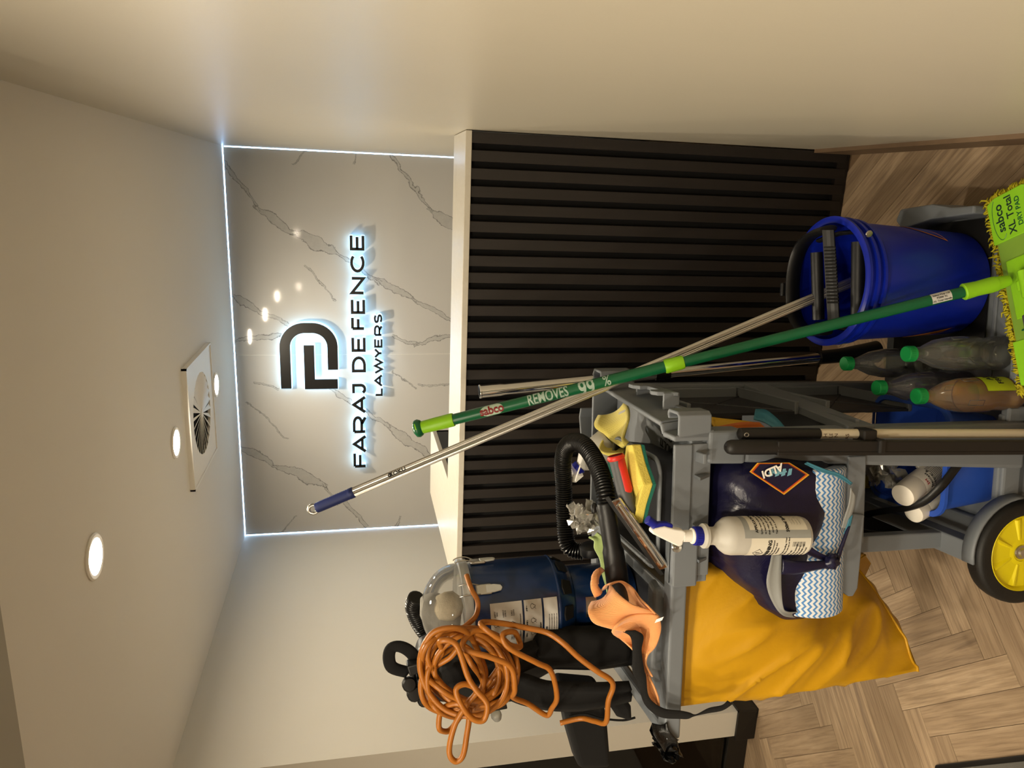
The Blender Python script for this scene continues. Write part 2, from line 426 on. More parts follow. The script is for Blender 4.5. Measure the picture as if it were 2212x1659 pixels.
def desk_path(off, z):      # outline offset inwards by off
    pts = [(XR-.004, YC+off)]; r = RC-off
    for i in range(9):
        a = -PI/2 - (PI/2)*i/8; pts.append((XC+r*math.cos(a), YCc+r*math.sin(a)))
    pts.append((XE+off, 3.30)); return [(x, y, z) for x, y in pts]
o_, i_ = desk_path(.024, 0), desk_path(.040, 0)
mb = MB()
for j in range(len(o_)-1):
    a, b, c_, d = o_[j], o_[j+1], i_[j+1], i_[j]
    mb.hexa([(q[0], q[1], .0) for q in (a, b, c_, d)], [(q[0], q[1], 1.333) for q in (a, b, c_, d)])
mb.build('backing_panel', M['felt'], desk)
o_, i_ = desk_path(.006, 0), desk_path(.024, 0); mb = MB()
for j in range(len(o_)-1):
    a, b, c_, d = o_[j], o_[j+1], i_[j+1], i_[j]
    mb.hexa([(q[0], q[1], .0) for q in (a, b, c_, d)], [(q[0], q[1], .045) for q in (a, b, c_, d)])
mb.build('plinth', M['slat'], desk)
PITCH, SW, SD = .0545, .034, .024
s_str = XR - XC; s_arc = RC*PI/2; s_all = s_str+s_arc+(3.28-YCc)
s = .0220; slat_me = None
while s < s_all:
    if s < s_str: px, py, an = XR-s, YC, 0
    elif s < s_str+s_arc: th = (s-s_str)/RC; px, py, an = XC-RC*math.sin(th), YCc-RC*math.cos(th), -th
    else: px, py, an = XE, YCc+(s-s_str-s_arc), -PI/2
    T = Matrix.Translation((px, py, 0)) @ Matrix.Rotation(an, 4, 'Z')
    MB(T).box(-SW/2, SW/2, 0, SD, .014, 1.333).build('slat', M['slat'], desk, bevel=.0012, segs=1)
    s += PITCH
MB().box(XR-1.55, XR-.004, 2.42, 2.45, .0, 1.333).build('inner_panel', M['greydk'], desk)
MB().box(-1.385, XR-.004, 2.45, 3.10, .72, .75).build('work_surface', M['greydk'], desk)
MB().box(-1.13, -1.11, 2.46, 3.30, .75, 1.333).build('inner_panel', M['greydk'], desk)
MB().box(-1.39, -1.11, 3.28, 3.30, .0, 1.333).build('end_panel', M['greydk'], desk)
k = N('pale_stone_top'); P = k.pos(); mp = k.n('ShaderNodeMapping'); k.l(P, mp.inputs[0]); mp.inputs['Scale'].default_value = (60, 12, 60)
nn = k.noise(1, mp.outputs[0], 4, .6); n3 = k.noise(9, P, 4, .6, 1)
cc = k.mix(nn.outputs[0], hexc('#C9C2B3'), hexc('#D6D0C4')); cc = k.mix(k.math('MULTIPLY', k.math('SUBTRACT', n3.outputs[0], .62, clamp=True), 2.2, clamp=True), cc, hexc('#A39A88'))
k.l(cc, k.b.inputs['Base Color']); k.b.inputs['Roughness'].default_value = .3; M['top'] = k.m
pl = [(q[0], q[1]) for q in desk_path(-.004, 0)][:-1]; pl[0] = (XR-.002, pl[0][1])
pl += [(XE-.004, 3.33), (-1.10, 3.33), (-1.10, 2.665), (XR-.002, 2.655)]
ct = MB().prism(pl, lambda x, y: (x, y, 1.3335), lambda x, y: (x, y, ZT)).build('countertop', M['top'], bevel=.002)
tag(ct, 'pale stone countertop with a rounded corner along the top of the slatted desk', 'countertop')

# --- backlit sign
sg = thing('wall_sign', 'black backlit sign with a rounded emblem and lettering on the marble wall', 'sign', (-.98, YB, 1.55))
M['signface'] = simple('sign_black', '#0B0B0C', .35, namp=.1)
ACR = emis('lit_acrylic', (0.42, 0.74, 1.0), SIGN_W)
SY0, SY1, SY2 = YB-.050, YB-.040, YB-.004
def sgn(x, y): P_ = ony(x, y, SY0); return (P_.x, P_.z)
def strokes(paths, w, name, extra=.0022):
    for nm, y0, y1, ww, mat in (('face', SY0, SY1, w, M['signface']), ('lit_edge', SY1, SY2, w+extra, ACR)):
        mb = MB()
        for path in paths:
            P2 = [Vector((q[0], q[1])) for q in path]; n = len(P2); Lf = []; Rt = []
            closed = (P2[0]-P2[-1]).length < 1e-6
            for i in range(n):
                if closed: a = P2[i-1] if i else P2[-2]; c = P2[i+1] if i < n-1 else P2[1]
                else: a = P2[max(i-1, 0)]; c = P2[min(i+1, n-1)]
                d1 = (P2[i]-a); d2 = (c-P2[i])
                d1 = d1.normalized() if d1.length > 1e-9 else d2.normalized(); d2 = d2.normalized() if d2.length > 1e-9 else d1
                t = (d1+d2).normalized(); nn_ = Vector((-t.y, t.x)); m_ = 1/max(.35, nn_.dot(Vector((-d1.y, d1.x))))
                e_ = Vector((0, 0))
                if not closed and i == 0: e_ = -d2*(ww-w)/2
                if not closed and i == n-1: e_ = d1*(ww-w)/2
                Lf.append(P2[i]+e_+nn_*ww/2*m_); Rt.append(P2[i]+e_-nn_*ww/2*m_)
            for i in range(n-1):
                q = [Lf[i], Lf[i+1], Rt[i+1], Rt[i]]
                mb.hexa([(v.x, y0, v.y) for v in q], [(v.x, y1, v.y) for v in q])
        if nm == 'face': o = mb.build(name, mat, sg)
        else: mb.build('lit_edge', mat, o)
def arc(cx, cy, rx, ry, a0, a1, n=10): return [(cx+rx*math.cos(math.radians(a0+(a1-a0)*i/n)), cy+ry*math.sin(math.radians(a0+(a1-a0)*i/n))) for i in range(n+1)]
# glyphs in a 1 x 1 box of stroke centre lines (x right, y up)
G = {'F': [[(0, 0), (0, 1)], [(0, 1), (1, 1)], [(0, .5), (.88, .5)]], 'A': [[(0, 0), (.5, 1), (1, 0)], [(.19, .28), (.81, .28)]],
     'R': [[(0, 0), (0, 1)], [(0, 1), (.6, 1)] + arc(.6, .66, .4, .34, 90, -90) + [(0, .32)], [(.55, .32), (1, 0)]],
     'J': [[(.1, 1), (.9, 1), (.9, .35)] + arc(.5, .35, .4, .35, 0, -150)], 'D': [[(0, 0), (0, 1), (.45, 1)] + arc(.45, .5, .55, .5, 90, -90) + [(0, 0)]],
     'E': [[(1, 1), (0, 1), (0, 0), (1, 0)], [(0, .5), (.9, .5)]], 'N': [[(0, 0), (0, 1), (1, 0), (1, 1)]], 'C': [arc(.55, .5, .55, .5, 42, 318, 18)],
     'L': [[(0, 1), (0, 0), (1, 0)]], 'W': [[(0, 1), (.26, 0), (.5, 1), (.74, 0), (1, 1)]], 'Y': [[(0, 1), (.5, .42), (1, 1)], [(.5, .42), (.5, 0)]],
     'S': [arc(.5, .75, .48, .25, 25, 180, 8) + arc(.5, .75, .48, .25, 180, 270, 5)[1:] + arc(.5, .25, .48, .25, 90, 0, 5)[1:] + arc(.5, .25, .48, .25, 0, -155, 8)[1:]]}
def line_text(items, ptl, pbl, ptr, pbr, w):
    # items: (char, left px, right px) along photo y; corner pixels give the band
    zt = (ony(*ptl, SY0).z+ony(*ptr, SY0).z)/2; zb = (ony(*pbl, SY0).z+ony(*pbr, SY0).z)/2
    for ch, yl, yr in items:
        xm = (ptl[0]+pbl[0])/2; f = (yl-ptl[1])/(ptr[1]-ptl[1]); xm = xm + f*((ptr[0]+pbr[0])/2-xm)
        x0 = ony(xm, yl, SY0).x+w/2; x1 = ony(xm, yr, SY0).x-w/2
        strokes([[(x0+(x1-x0)*gx, zb+w/2+(zt-zb-w)*gy) for gx, gy in pa] for pa in G[ch]], w, 'letter')
cy = lambda v: 480+v*.3316
line_text([(c, cy(b), cy(a)) for c, a, b in (('E', 78, 185), ('C', 210, 328), ('N', 357, 470), ('E', 497, 598), ('F', 615, 702), ('E', 745, 845), ('D', 875, 978),
          ('J', 1048, 1128), ('A', 1132, 1246), ('R', 1265, 1374), ('A', 1388, 1502), ('F', 1500, 1598))], (765, 1010), (794, 1010), (753.5, 505), (786, 505), .0165)
line_text([(c, cy(b), cy(a)) for c, a, b in (('S', 600, 658), ('R', 672, 741), ('E', 757, 818), ('Y', 822, 886), ('W', 884, 988), ('A', 992, 1072), ('L', 1078, 1132))], (809.5, 855), (827, 855), (807, 680), (826, 680), .0118)
cx = lambda v: 590+v*.3316
tl = sgn(cx(78), cy(1085)); tr = sgn(cx(78), cy(690)); br = sgn(cx(387), cy(690)); be = sgn(cx(387), cy(962))
zt, zb_, xr_ = (tl[1]+tr[1])/2, (br[1]+be[1])/2, (tr[0]+br[0])/2; rr = .115
strokes([[(tl[0], zt)] + arc(xr_-rr, zt-rr, rr, rr, 90, 0) + arc(xr_-rr, zb_+rr, rr, rr, 0, -90) + [(be[0], zb_)]], .0600, 'emblem', .006)
q0 = sgn(cx(237), cy(803)); q1 = sgn(cx(240), cy(1057)); q2 = sgn(cx(422), cy(1055))
strokes([[(q0[0], q1[1]), (q1[0], q1[1]), (q1[0], q2[1])]], .0600, 'emblem', .006)

# --- ceiling fittings
M['trimwhite'] = simple('white_trim', '#EDEAE4', .35, namp=.01)
DLM = emis('downlight_diffuser', WARM, LIGHT_W)
def downlight(x, y, z, label, mat=None):
    t = thing('downlight', label, 'ceiling light', (x, y, z), 0, 'round ceiling downlights')
    MB().lathe([(.062, 0), (.064, -.004), (.060, -.008), (.050, -.007), (.048, -.003), (.048, 0)], (x, y, z), n=36).build('trim_ring', M['trimwhite'], t, smooth=40)
    MB().lathe([(.0, -.0035), (.048, -.0035), (.048, -.001)], (x, y, z), n=36).build('diffuser', mat or DLM, t)
downlight(-1.008, 3.82, HC, 'round downlight closest to the marble wall, behind the square air vent')
downlight(-1.008, 2.935, HC, 'round downlight just in front of the square air vent')
downlight(-1.000, 1.985, HC, 'largest round downlight, furthest out from the marble wall')
for x, y in ((-.60, .28), (-1.25, .28), (-1.95, .28), (-.60, -.6), (-1.25, -.6), (-1.95, -.6)):  # unseen fill lamps, added to brighten the front of the trolley
    downlight(x, y, HC, 'added round fill downlight, unseen, over the entry behind the dropped beam')
downlight(-2.85, 3.5, HC, 'added dim round fill downlight, unseen, beyond the glazed door', emis('added_fill_diffuser', WARM, 55.0))  # unseen lamp added to lift the corridor floor behind the glass
vt = thing('air_vent', 'white square ceiling air vent with radial swirl blades', 'air vent', (-1.027, 3.395, HC))
VX, VY, VR_ = -1.027, 3.395, .262
mb = MB(); n = 48; ro = .187
for i in range(n):
    a0, a1 = 2*PI*i/n, 2*PI*(i+1)/n
    def sq(a): c_, s_ = math.cos(a), math.sin(a); kk = VR_/max(abs(c_), abs(s_)); return (VX+c_*kk, VY+s_*kk)
    def ci(a): return (VX+ro*math.cos(a), VY+ro*math.sin(a))
    q = [sq(a0), sq(a1), ci(a1), ci(a0)]
    mb.hexa([(x, y, HC-.016) for x, y in q], [(x, y, HC-.004) for x, y in q])
mb.build('face_plate', M['trimwhite'], vt)
mb = MB()
for s1, s2 in ((1, 0), (-1, 0), (0, 1), (0, -1)):
    cx_, cy_ = VX+s1*(VR_+.004), VY+s2*(VR_+.004); hx = .004 if s1 else VR_+.008; hy = .004 if s2 else VR_+.008
    mb.box(cx_-hx, cx_+hx, cy_-hy, cy_+hy, HC-.021, HC)
mb.build('frame', M['trimwhite'], vt)
MB().lathe([(0, 0), (.19, 0), (.19, -.003), (0, -.003)], (VX, VY, HC), n=32).build('painted_dark_disc', M['felt'], vt)  # flat black disc paints in the unlit depth above the blades
for i in range(26):
    a = 2*PI*i/26; T = Matrix.Translation((VX, VY, HC-.013)) @ Matrix.Rotation(a, 4, 'Z') @ Matrix.Rotation(math.radians(-22), 4, 'X')
    MB(T).hexa([(.018, -.0022, -.0008), (.187, -.013, -.0008), (.187, .011, -.0008), (.018, .0022, -.0008)], [(.018, -.0022, .0008), (.187, -.013, .0008), (.187, .011, .0008), (.018, .0022, .0008)]).build('blade', M['trimwhite'], vt)
MB().lathe([(0, -.006), (.02, -.005), (.022, .004), (0, .004)], (VX, VY, HC-.012), n=20).build('hub', M['trimwhite'], vt, smooth=40)

# --- mat at the lower left
M['matgrey'] = simple('mat_grey', '#5C5A55', .95, nscale=300, namp=.25, bump=.5, bscale=600)
dm = Vector((.716, -.698, 0)); dn = Vector((-.698, -.716, 0)); m0 = Vector((-1.655, 1.566, 0))
mt = thing('floor_mat', 'grey floor mat with a black rubber border on the wood floor', 'mat', m0 + dm*.35 + dn*.3)
def mquad(e): return [m0+dm*(e+.05)+dn*e, m0+dm*(.75-e)+dn*e, m0+dm*(.75-e)+dn*(.55-e), m0+dm*e+dn*(.55-e), m0+dm*e+dn*(e+.05)]
MB().prism([tuple(q[:2]) for q in mquad(0)], lambda x, y: (x, y, .0005), lambda x, y: (x, y, .010)).build('border', M['trimblack'], mt, bevel=.003)
MB().prism([tuple(q[:2]) for q in mquad(.014)], lambda x, y: (x, y, .009), lambda x, y: (x, y, .014)).build('pile', M['matgrey'], mt, bevel=.002)
# ================================================================== the trolley
def V(*a): return Vector(a)
def dpt(v): return [tuple(q) for q in v]
def ribbon(mb, ctrl, k=6, n=6, bulge=0.0, closed=False):
    """ctrl: list of (edge point, edge point); sweeps a sheet with a bulge across its width"""
    L = cat([c[0] for c in ctrl], k, closed); R = cat([c[1] for c in ctrl], k, closed); rows = []
    for i in range(len(L)):
        d = (L[min(i+1, len(L)-1)]-L[max(i-1, 0)]); w = R[i]-L[i]; nn = d.cross(w)
        nn = nn.normalized() if nn.length > 1e-9 else Vector((0, 0, 1)); row = []
        for j in range(n+1):
            t = j/n; row.append(L[i]+w*t+nn*bulge*4*t*(1-t))
        rows.append(row)
    return mb.grid(rows)
def wobble(o, amp, sc, seed=0):
    for v in o.data.vertices:
        w = noise.noise_vector(v.co*sc+Vector((seed, seed*1.7, 3.1*seed))); v.co += w*amp

cart = cthing('cleaning_trolley', 'grey plastic cleaning trolley with a top tray, shelf and yellow hubbed wheels', 'trolley', -.2, .25, 0)
G_ = M['grey']; GD = M['greydk']
def C(): return MB(CM)
# base deck and bucket platform
mb = C(); mb.box(-.40, .0, .02, .53, .10, .125); mb.box(-.40, -.0, .02, .045, .06, .165)
mb.box(-.30, -.02, .03, .05, .125, .168)
mb.build('base_deck', G_, cart, bevel=.006)
mb = C(); mb.box(.0, .47, .04, .50, .095, .125)
for bb_ in (.12, .22, .32, .42): mb.box(.04, .44, bb_-.006, bb_+.006, .125, .131)
mb.build('bucket_platform', G_, cart, bevel=.005)
mb = C()
pf = [(.43, .14), (.43, .30), (.445, .385), (.47, .40), (.50, .385), (.505, .28), (.490, .20), (.485, .05)]
mb.prism([(.465, .13), (.465, .27), (.450, .375), (.475, .40), (.505, .385), (.505, .27), (.488, .20), (.485, .13)], lambda x, y: (x, y, .10), lambda x, y: (x, y, .205))
mb.build('platform_rim', G_, cart, bevel=.005)
mb = C(); mb.box(.01, .47, .018, .04, .075, .155); mb.build('platform_rim', G_, cart, bevel=.005)
mb = C(); mb.box(.10, .46, .14, .46, .131, .134); mb.build('grip_pad', M['blackm'], cart)
# right end: two posts with ribbed panels between
mb = C(); lo = [(-.150, .002), (-.036, .002), (-.036, .055), (-.150, .055)]; hi = [(-.106, 0), (-.036, 0), (-.036, .055), (-.106, .055)]
mb.hexa([(a, b, .125) for a, b in lo], [(a, b, .868) for a, b in hi]); mb.build('post', G_, cart, bevel=.010, segs=3)
mb = C(); mb.hexa([(-.108, -.004, .866), (-.033, -.004, .866), (-.033, .06, .866), (-.108, .06, .866)], [(-.105, -.004, .955), (-.032, -.004, .955), (-.032, .06, .955), (-.105, .06, .955)])
mb.build('post_collar', G_, cart, bevel=.008, segs=3)
p_ = cp(1497, 985, 0); mb = C(); mb.hexa([(p_.x-.012, -.03, .972), (p_.x+.010, -.03, .972), (p_.x+.010, 0, .972), (p_.x-.012, 0, .972)], [(p_.x-.012, -.03, .980), (p_.x+.010, -.03, .980), (p_.x+.010, 0, .984), (p_.x-.012, 0, .984)])
mb.build('peg', G_, cart, bevel=.002)
mb = C(); mb.hexa([(-.05, .50, .125), (.005, .50, .125), (.005, .55, .125), (-.05, .55, .125)], [(-.05, .50, .955), (.01, .50, .955), (.01, .56, .955), (-.05, .56, .955)]); mb.build('post', G_, cart, bevel=.008)
for z0, z1 in ((.62, .90), (.29, .52)):
    mb = C(); mb.box(-.035, -.028, .20, .505, z0, z1); pn = mb.build('end_panel', GD, cart)
    for s1 in (0, 1):
        q0 = V(-.028, .21, z0 if s1 else z1); q1 = V(-.028, .48, z1 if s1 else z0)
        C().tube([q0, q1], .003, 6).build('rib', GD, pn)
    mb = C(); mb.box(-.036, -.002, .20, .505, z0-.012, z0); mb.box(-.036, -.002, .20, .505, z1, z1+.012); mb.box(-.036, -.002, .488, .505, z0, z1)
    mb.build('panel_edge', G_, pn, bevel=.003)
mb = C(); f0, f1 = V(.0, .50, .600), V(-.03, .01, .556)
mb.hexa([(-.050, .0, .548), (-.030, -.004, .548), (.006, .50, .520), (-.012, .50, .520)], [(-.050, .0, .618), (-.030, -.004, .618), (.006, .50, .592), (-.012, .50, .592)])
mb.build('cross_rail', G_, cart, bevel=.002)
for q in (cp(1631, 868, .495),):
    C().lathe([(0, 0), (.009, 0), (.009, .004), (.004, .006), (0, .003)], (q.x, q.y, q.z), Matrix.Rotation(PI/2, 3, 'X'), n=16).build('bolt', M['steel'], cart, smooth=40)
# mid shelf and its front rail
mb = C(); mb.box(-.40, -.02, .02, .52, .572, .582); mb.build('shelf', G_, cart)
mb = C(); mb.hexa([(-.305, -.008, .562), (-.10, -.004, .566), (-.10, .02, .566), (-.305, .02, .562)], [(-.305, -.008, .608), (-.10, -.004, .612), (-.10, .02, .612), (-.305, .02, .608)])
mb.build('shelf_rail', G_, cart, bevel=.003)
A = [cp(x, y, -.012) for x, y in ((1834, 1108), (1867, 1112), (1860, 1190), (1852, 1270), (1842, 1288), (1832, 1288), (1812, 1272), (1812, 1240), (1822, 1180))]
mb = C(); mb.prism([(q.x, q.z) for q in A], lambda x, z: (x, -.014, z), lambda x, z: (x, .03, z)); mb.build('bag_hook', G_, cart, bevel=.003)
# left end frame with ribbed panel
bL = .10
mb = C(); q0, q1 = cp(1868, 1175, bL), cp(2037, 1166, bL)
mb.hexa([(q1.x-.022, bL, q1.z), (q1.x+.020, bL, q1.z), (q1.x+.020, bL+.03, q1.z), (q1.x-.022, bL+.03, q1.z)], [(q0.x-.022, bL, .60), (q0.x+.020, bL, .60), (q0.x+.020, bL+.03, .60), (q0.x-.022, bL+.03, .60)])
mb.build('post', G_, cart, bevel=.004)
mb = C(); mb.box(q1.x-.018, q1.x-.010, bL+.02, .48, q1.z+.02, .57); pn = mb.build('end_panel', M['blackm'], cart)
for s1 in (0, 1): C().tube([V(q1.x-.010, bL+.03, (q1.z+.03 if s1 else .56)), V(q1.x-.010, .47, (.56 if s1 else q1.z+.03))], .003, 6).build('rib', GD, pn)
mb = C(); mb.box(q1.x-.03, q1.x+.022, -.01+.03, .52, q1.z-.04, q1.z+.006); mb.build('base_bar', G_, cart, bevel=.004)
mb = C(); mb.box(q1.x-.03, q1.x+.022, .42, .52, .125, .60); mb.build('post', G_, cart, bevel=.004)
mb = C(); mb.box(-.42, -.30, .05, .50, .125, .15); mb.build('axle_housing', G_, cart, bevel=.006)
# wheels
M['tyre'] = simple('rubber_tyre', '#141312', .55, nscale=60, namp=.25, bump=.15, bscale=300)
M['hub'] = simple('yellow_hub', '#E2D20A', .38, namp=.03)
def wheel(a, b, z, R, side):
    T = CM @ Matrix.Translation((a, b, z)) @ Matrix.Rotation(PI/2*side, 4, 'X')    # local z out of the wheel face
    tw = MB(T).lathe([(R*.70, -.022), (R*.93, -.024), (R*.985, -.018), (R, -.008), (R, .008), (R*.985, .018), (R*.93, .024), (R*.74, .022), (R*.72, .014), (R*.70, -.01)], n=56, cap=False)
    ty = tw.build('wheel', M['tyre'], cart, smooth=50)
    MB(T).lathe([(R*.735, .012), (R*.745, .020), (R*.725, .0225), (R*.70, .020), (R*.66, .006), (R*.30, .002), (R*.26, .012), (R*.18, .014), (R*.16, .002), (R*.01, .002)], n=56).build('hub', M['hub'], ty, smooth=35)
    for i in range(7):
        an = 2*PI*i/7+.25; Ti = T @ Matrix.Rotation(an, 4, 'Z')
        MB(Ti).hexa([(R*.24, -.016, .001), (R*.66, -.03, .004), (R*.66, .012, .004), (R*.24, .008, .001)], [(R*.24, -.002, .014), (R*.66, -.004, .018), (R*.66, .002, .018), (R*.24, .002, .014)]).build('spoke', M['hub'], ty, bevel=.002)
    MB(T).lathe([(0, .022), (.010, .021), (.012, .016), (.017, .015), (.019, .010), (.019, .0)], n=24).build('axle_cap', M['steel'], ty, smooth=40)
WR = .128; wc = cp(2207, 1196, -.022)
wheel(wc.x, -.0, WR+.001, WR, 1)
wheel(wc.x, .52, WR+.001, WR, -1)
mb = C(); rows = []
for i in range(13):
    an = math.radians(80+i*8.2); r0 = WR+.007; rows.append([(wc.x-r0*math.cos(an), bb_, WR+r0*math.sin(an)) for bb_ in (-.012, .0, .022)])
mb.grid(rows); mb.build('mudguard', G_, cart, solid=.006, smooth=50)
for a in (.10, .40):
    for b in (.10, .44):
        mb = C(); mb.lathe([(.0, -.012), (.034, -.012), (.038, -.006), (.038, .006), (.034, .012), (0, .012)], (a, b, .039), Matrix.Rotation(PI/2, 3, 'X'), n=24); w_ = mb.build('castor', M['tyre'], cart, smooth=40)
        C().box(a-.02, a+.02, b-.018, b+.018, .07, .097).build('fork', M['black'], w_, bevel=.004)
# top tray
TZ = .962
mb = C(); mb.box(-.37, .0, .01, .56, .948, TZ); mb.build('tray_floor', G_, cart)
mb = C(); mb.box(-.37, -.06, -.004, .006, .992, 1.034); mb.box(-.37, -.06, .002, .012, .945, .992); mb.build('tray_front', G_, cart, bevel=.003)
for an in (-.13, -.24):
    C().prism([(.0, .948), (-.0, .985), (-.03, .985)], lambda y, z: (an-.003, y, z), lambda y, z: (an+.003, y, z)).build('fin', G_, cart)
mb = C(); pts = [(-.048, .0), (-.048, .062), (-.028, .075), (.004, .50), (.004, .56)]
zt_ = [1.034, 1.034, 1.034, 1.030, 1.030]
for i in range(len(pts)-1):
    (a0, b0), (a1, b1) = pts[i], pts[i+1]
    d = V(a1-a0, b1-b0, 0).normalized(); nn = V(d.y, -d.x, 0)*.006
    mb.hexa([(a0+nn.x+.012, b0+nn.y, .94), (a1+nn.x+.012, b1+nn.y, .94), (a1-nn.x, b1-nn.y, .94), (a0-nn.x, b0-nn.y, .94)], [(a0+nn.x, b0+nn.y, zt_[i]), (a1+nn.x, b1+nn.y, zt_[i+1]), (a1-nn.x, b1-nn.y, zt_[i+1]), (a0-nn.x, b0-nn.y, zt_[i])])
mb.build('tray_end', G_, cart, bevel=.004, segs=3)
def clipwall(pts, z0, z1, th):
    mb = C()
    for i in range(len(pts)-1):
        p0, p1 = V(*pts[i], 0), V(*pts[i+1], 0); d = (p1-p0).normalized(); nn = V(-d.y, d.x, 0)*th/2; p0 = p0-d*th*.45; p1 = p1+d*th*.45
        q = [p0+nn, p1+nn, p1-nn, p0-nn]; mb.hexa([(v.x, v.y, z0) for v in q], [(v.x, v.y, z1) for v in q])
    return mb
clipwall([(-.045, .004), (.0, .004), (.006, .012), (.006, .055), (.0, .060), (-.008, .056)], .948, 1.024, .008).build('pole_clip', G_, cart, bevel=.003)
clipwall([(.0, .50), (.045, .505), (.048, .56), (.03, .575)], .93, 1.03, .008).build('pole_clip', G_, cart, bevel=.003)
clipwall([(-.075, .62), (-.10, .63), (-.19, .60), (-.19, .57)], .96, 1.05, .008).build('pole_clip', G_, cart, bevel=.003)
mb = C(); prof = [(.155, .955), (.345, .955), (.345, 1.008), (.315, 1.008), (.300, .998), (.292, .998), (.292, .978), (.218, .978), (.218, 1.002), (.195, 1.008), (.175, 1.0)]
mb.prism(prof, lambda y, z: (.022, y, z), lambda y, z: (.032, y, z)); mb.box(-.01, .03, .16, .168, .95, .99); mb.box(-.01, .03, .33, .338, .95, .99)
mb.build('pole_rest', G_, cart, bevel=.002)
mb = C(); mb.box(-.37, .0, .552, .562, .945, 1.034); mb.build('tray_back', G_, cart, bevel=.003)
mb = C(); q = cp(1446, 1170, -.012), cp(1496, 1267, -.012)
mb.box(q[1].x, q[0].x, -.014, .03, .975, 1.034); mb.build('arm_socket', G_, cart, bevel=.005)
mb = C(); mb.box(q[1].x+.02, q[0].x, -.004, .02, .944, .978); mb.build('socket_rib', G_, cart, bevel=.003)
for an in (-.27, -.315): C().prism([(.0, .944), (-.0, .976), (-.022, .976)], lambda y, z: (an-.003, y, z), lambda y, z: (an+.003, y, z)).build('fin', G_, cart)
bq = cp(1462, 1183, -.015); C().lathe([(0, .004), (.0035, .004), (.0035, .001), (.010, .004), (.011, 0), (0, 0)], (bq.x, -.014, bq.z), Matrix.Rotation(PI/2, 3, 'X'), n=18).build('bolt', M['steel'], cart, smooth=40)
# handle arms
mb = C(); mb.hexa([(-.735, .0, .994), (-.34, .0, .99), (-.34, .042, .99), (-.735, .042, .994)], [(-.735, .0, 1.032), (-.34, .0, 1.028), (-.34, .042, 1.028), (-.735, .042, 1.032)])
mb.build('handle_arm', G_, cart, bevel=.006, segs=3)
mb = C(); mb.hexa([(-.70, .042, 1.0), (-.40, .042, 1.0), (-.39, .095, 1.0), (-.66, .095, 1.0)], [(-.70, .046, 1.052), (-.40, .046, 1.048), (-.39, .092, 1.046), (-.66, .092, 1.05)])
mb.build('handle_arm', G_, cart, bevel=.010, segs=3)
mb = C(); mb.box(-.735, -.34, .50, .55, .994, 1.032); mb.build('handle_arm', G_, cart, bevel=.006)
mb = C(); mb.box(-.745, -.715, .02, .54, .998, 1.03); mb.build('push_bar', G_, cart, bevel=.010, segs=3)
mb = C(); mb.box(-.42, -.39, .04, .55, .985, 1.03); mb.build('cross_rail', G_, cart, bevel=.005)
mb = C(); mb.box(-.70, -.40, .09, .50, .998, 1.010); mb.build('support_plate', GD, cart, bevel=.003)
# print on the tray floor
text('print', 'MULTI', M['blackm'], cart, CM @ Matrix.Translation((-.105, .20, TZ+.0006)) @ Matrix.Rotation(math.radians(80), 4, 'Z'), .026, bold=.0006)
text('print', 'CLEAN', M['blackm'], cart, CM @ Matrix.Translation((-.078, .20, TZ+.0006)) @ Matrix.Rotation(math.radians(80), 4, 'Z'), .022, bold=.0004)

# removable bin in the tray
bn = cthing('tray_bin', 'dark grey open bin with a rounded rim set in the trolley top tray', 'bin', -.22, .2, TZ)
def rrect(a0, a1, b0, b1, r, n=5):
    out = []
    for cx_, cy_, s_ in ((a1-r, b1-r, 0), (a0+r, b1-r, 90), (a0+r, b0+r, 180), (a1-r, b0+r, 270)):
        for i in range(n+1): t = math.radians(s_+90*i/n); out.append((cx_+r*math.cos(t), cy_+r*math.sin(t)))
    return out
def tub(mb, lo, hi, z0, z1, th):
    """open container between two outlines given as (a0,a1,b0,b1,r)"""
    def ins(o, t): return (o[0]+t, o[1]-t, o[2]+t, o[3]-t, max(.004, o[4]-t))
    loops = [(rrect(*lo), z0), (rrect(*hi), z1), (rrect(*ins(hi, th)), z1), (rrect(*ins(lo, th)), z0+th)]
    n = len(loops[0][0]); vs = [(x, y, z) for lp, z in loops for x, y in lp]; fs = [tuple(reversed(range(n)))]
    for j in range(3):
        for i in range(n): fs.append((j*n+i, j*n+(i+1) % n, (j+1)*n+(i+1) % n, (j+1)*n+i))
    fs.append(tuple(range(3*n, 4*n))); return mb.add(vs, fs)
mb = C(); tub(mb, (-.335, -.115, .045, .31, .03), (-.345, -.105, .035, .32, .035), TZ+.001, 1.05, .004); mb.build('body', GD, bn, smooth=40)
mb = C(); lp = [V(x, y, 1.05) for x, y in rrect(-.350, -.100, .030, .325, .038)]; mb.tube(lp, .005, 8, closed=True); mb.build('rim', M['grey'], bn, smooth=True)

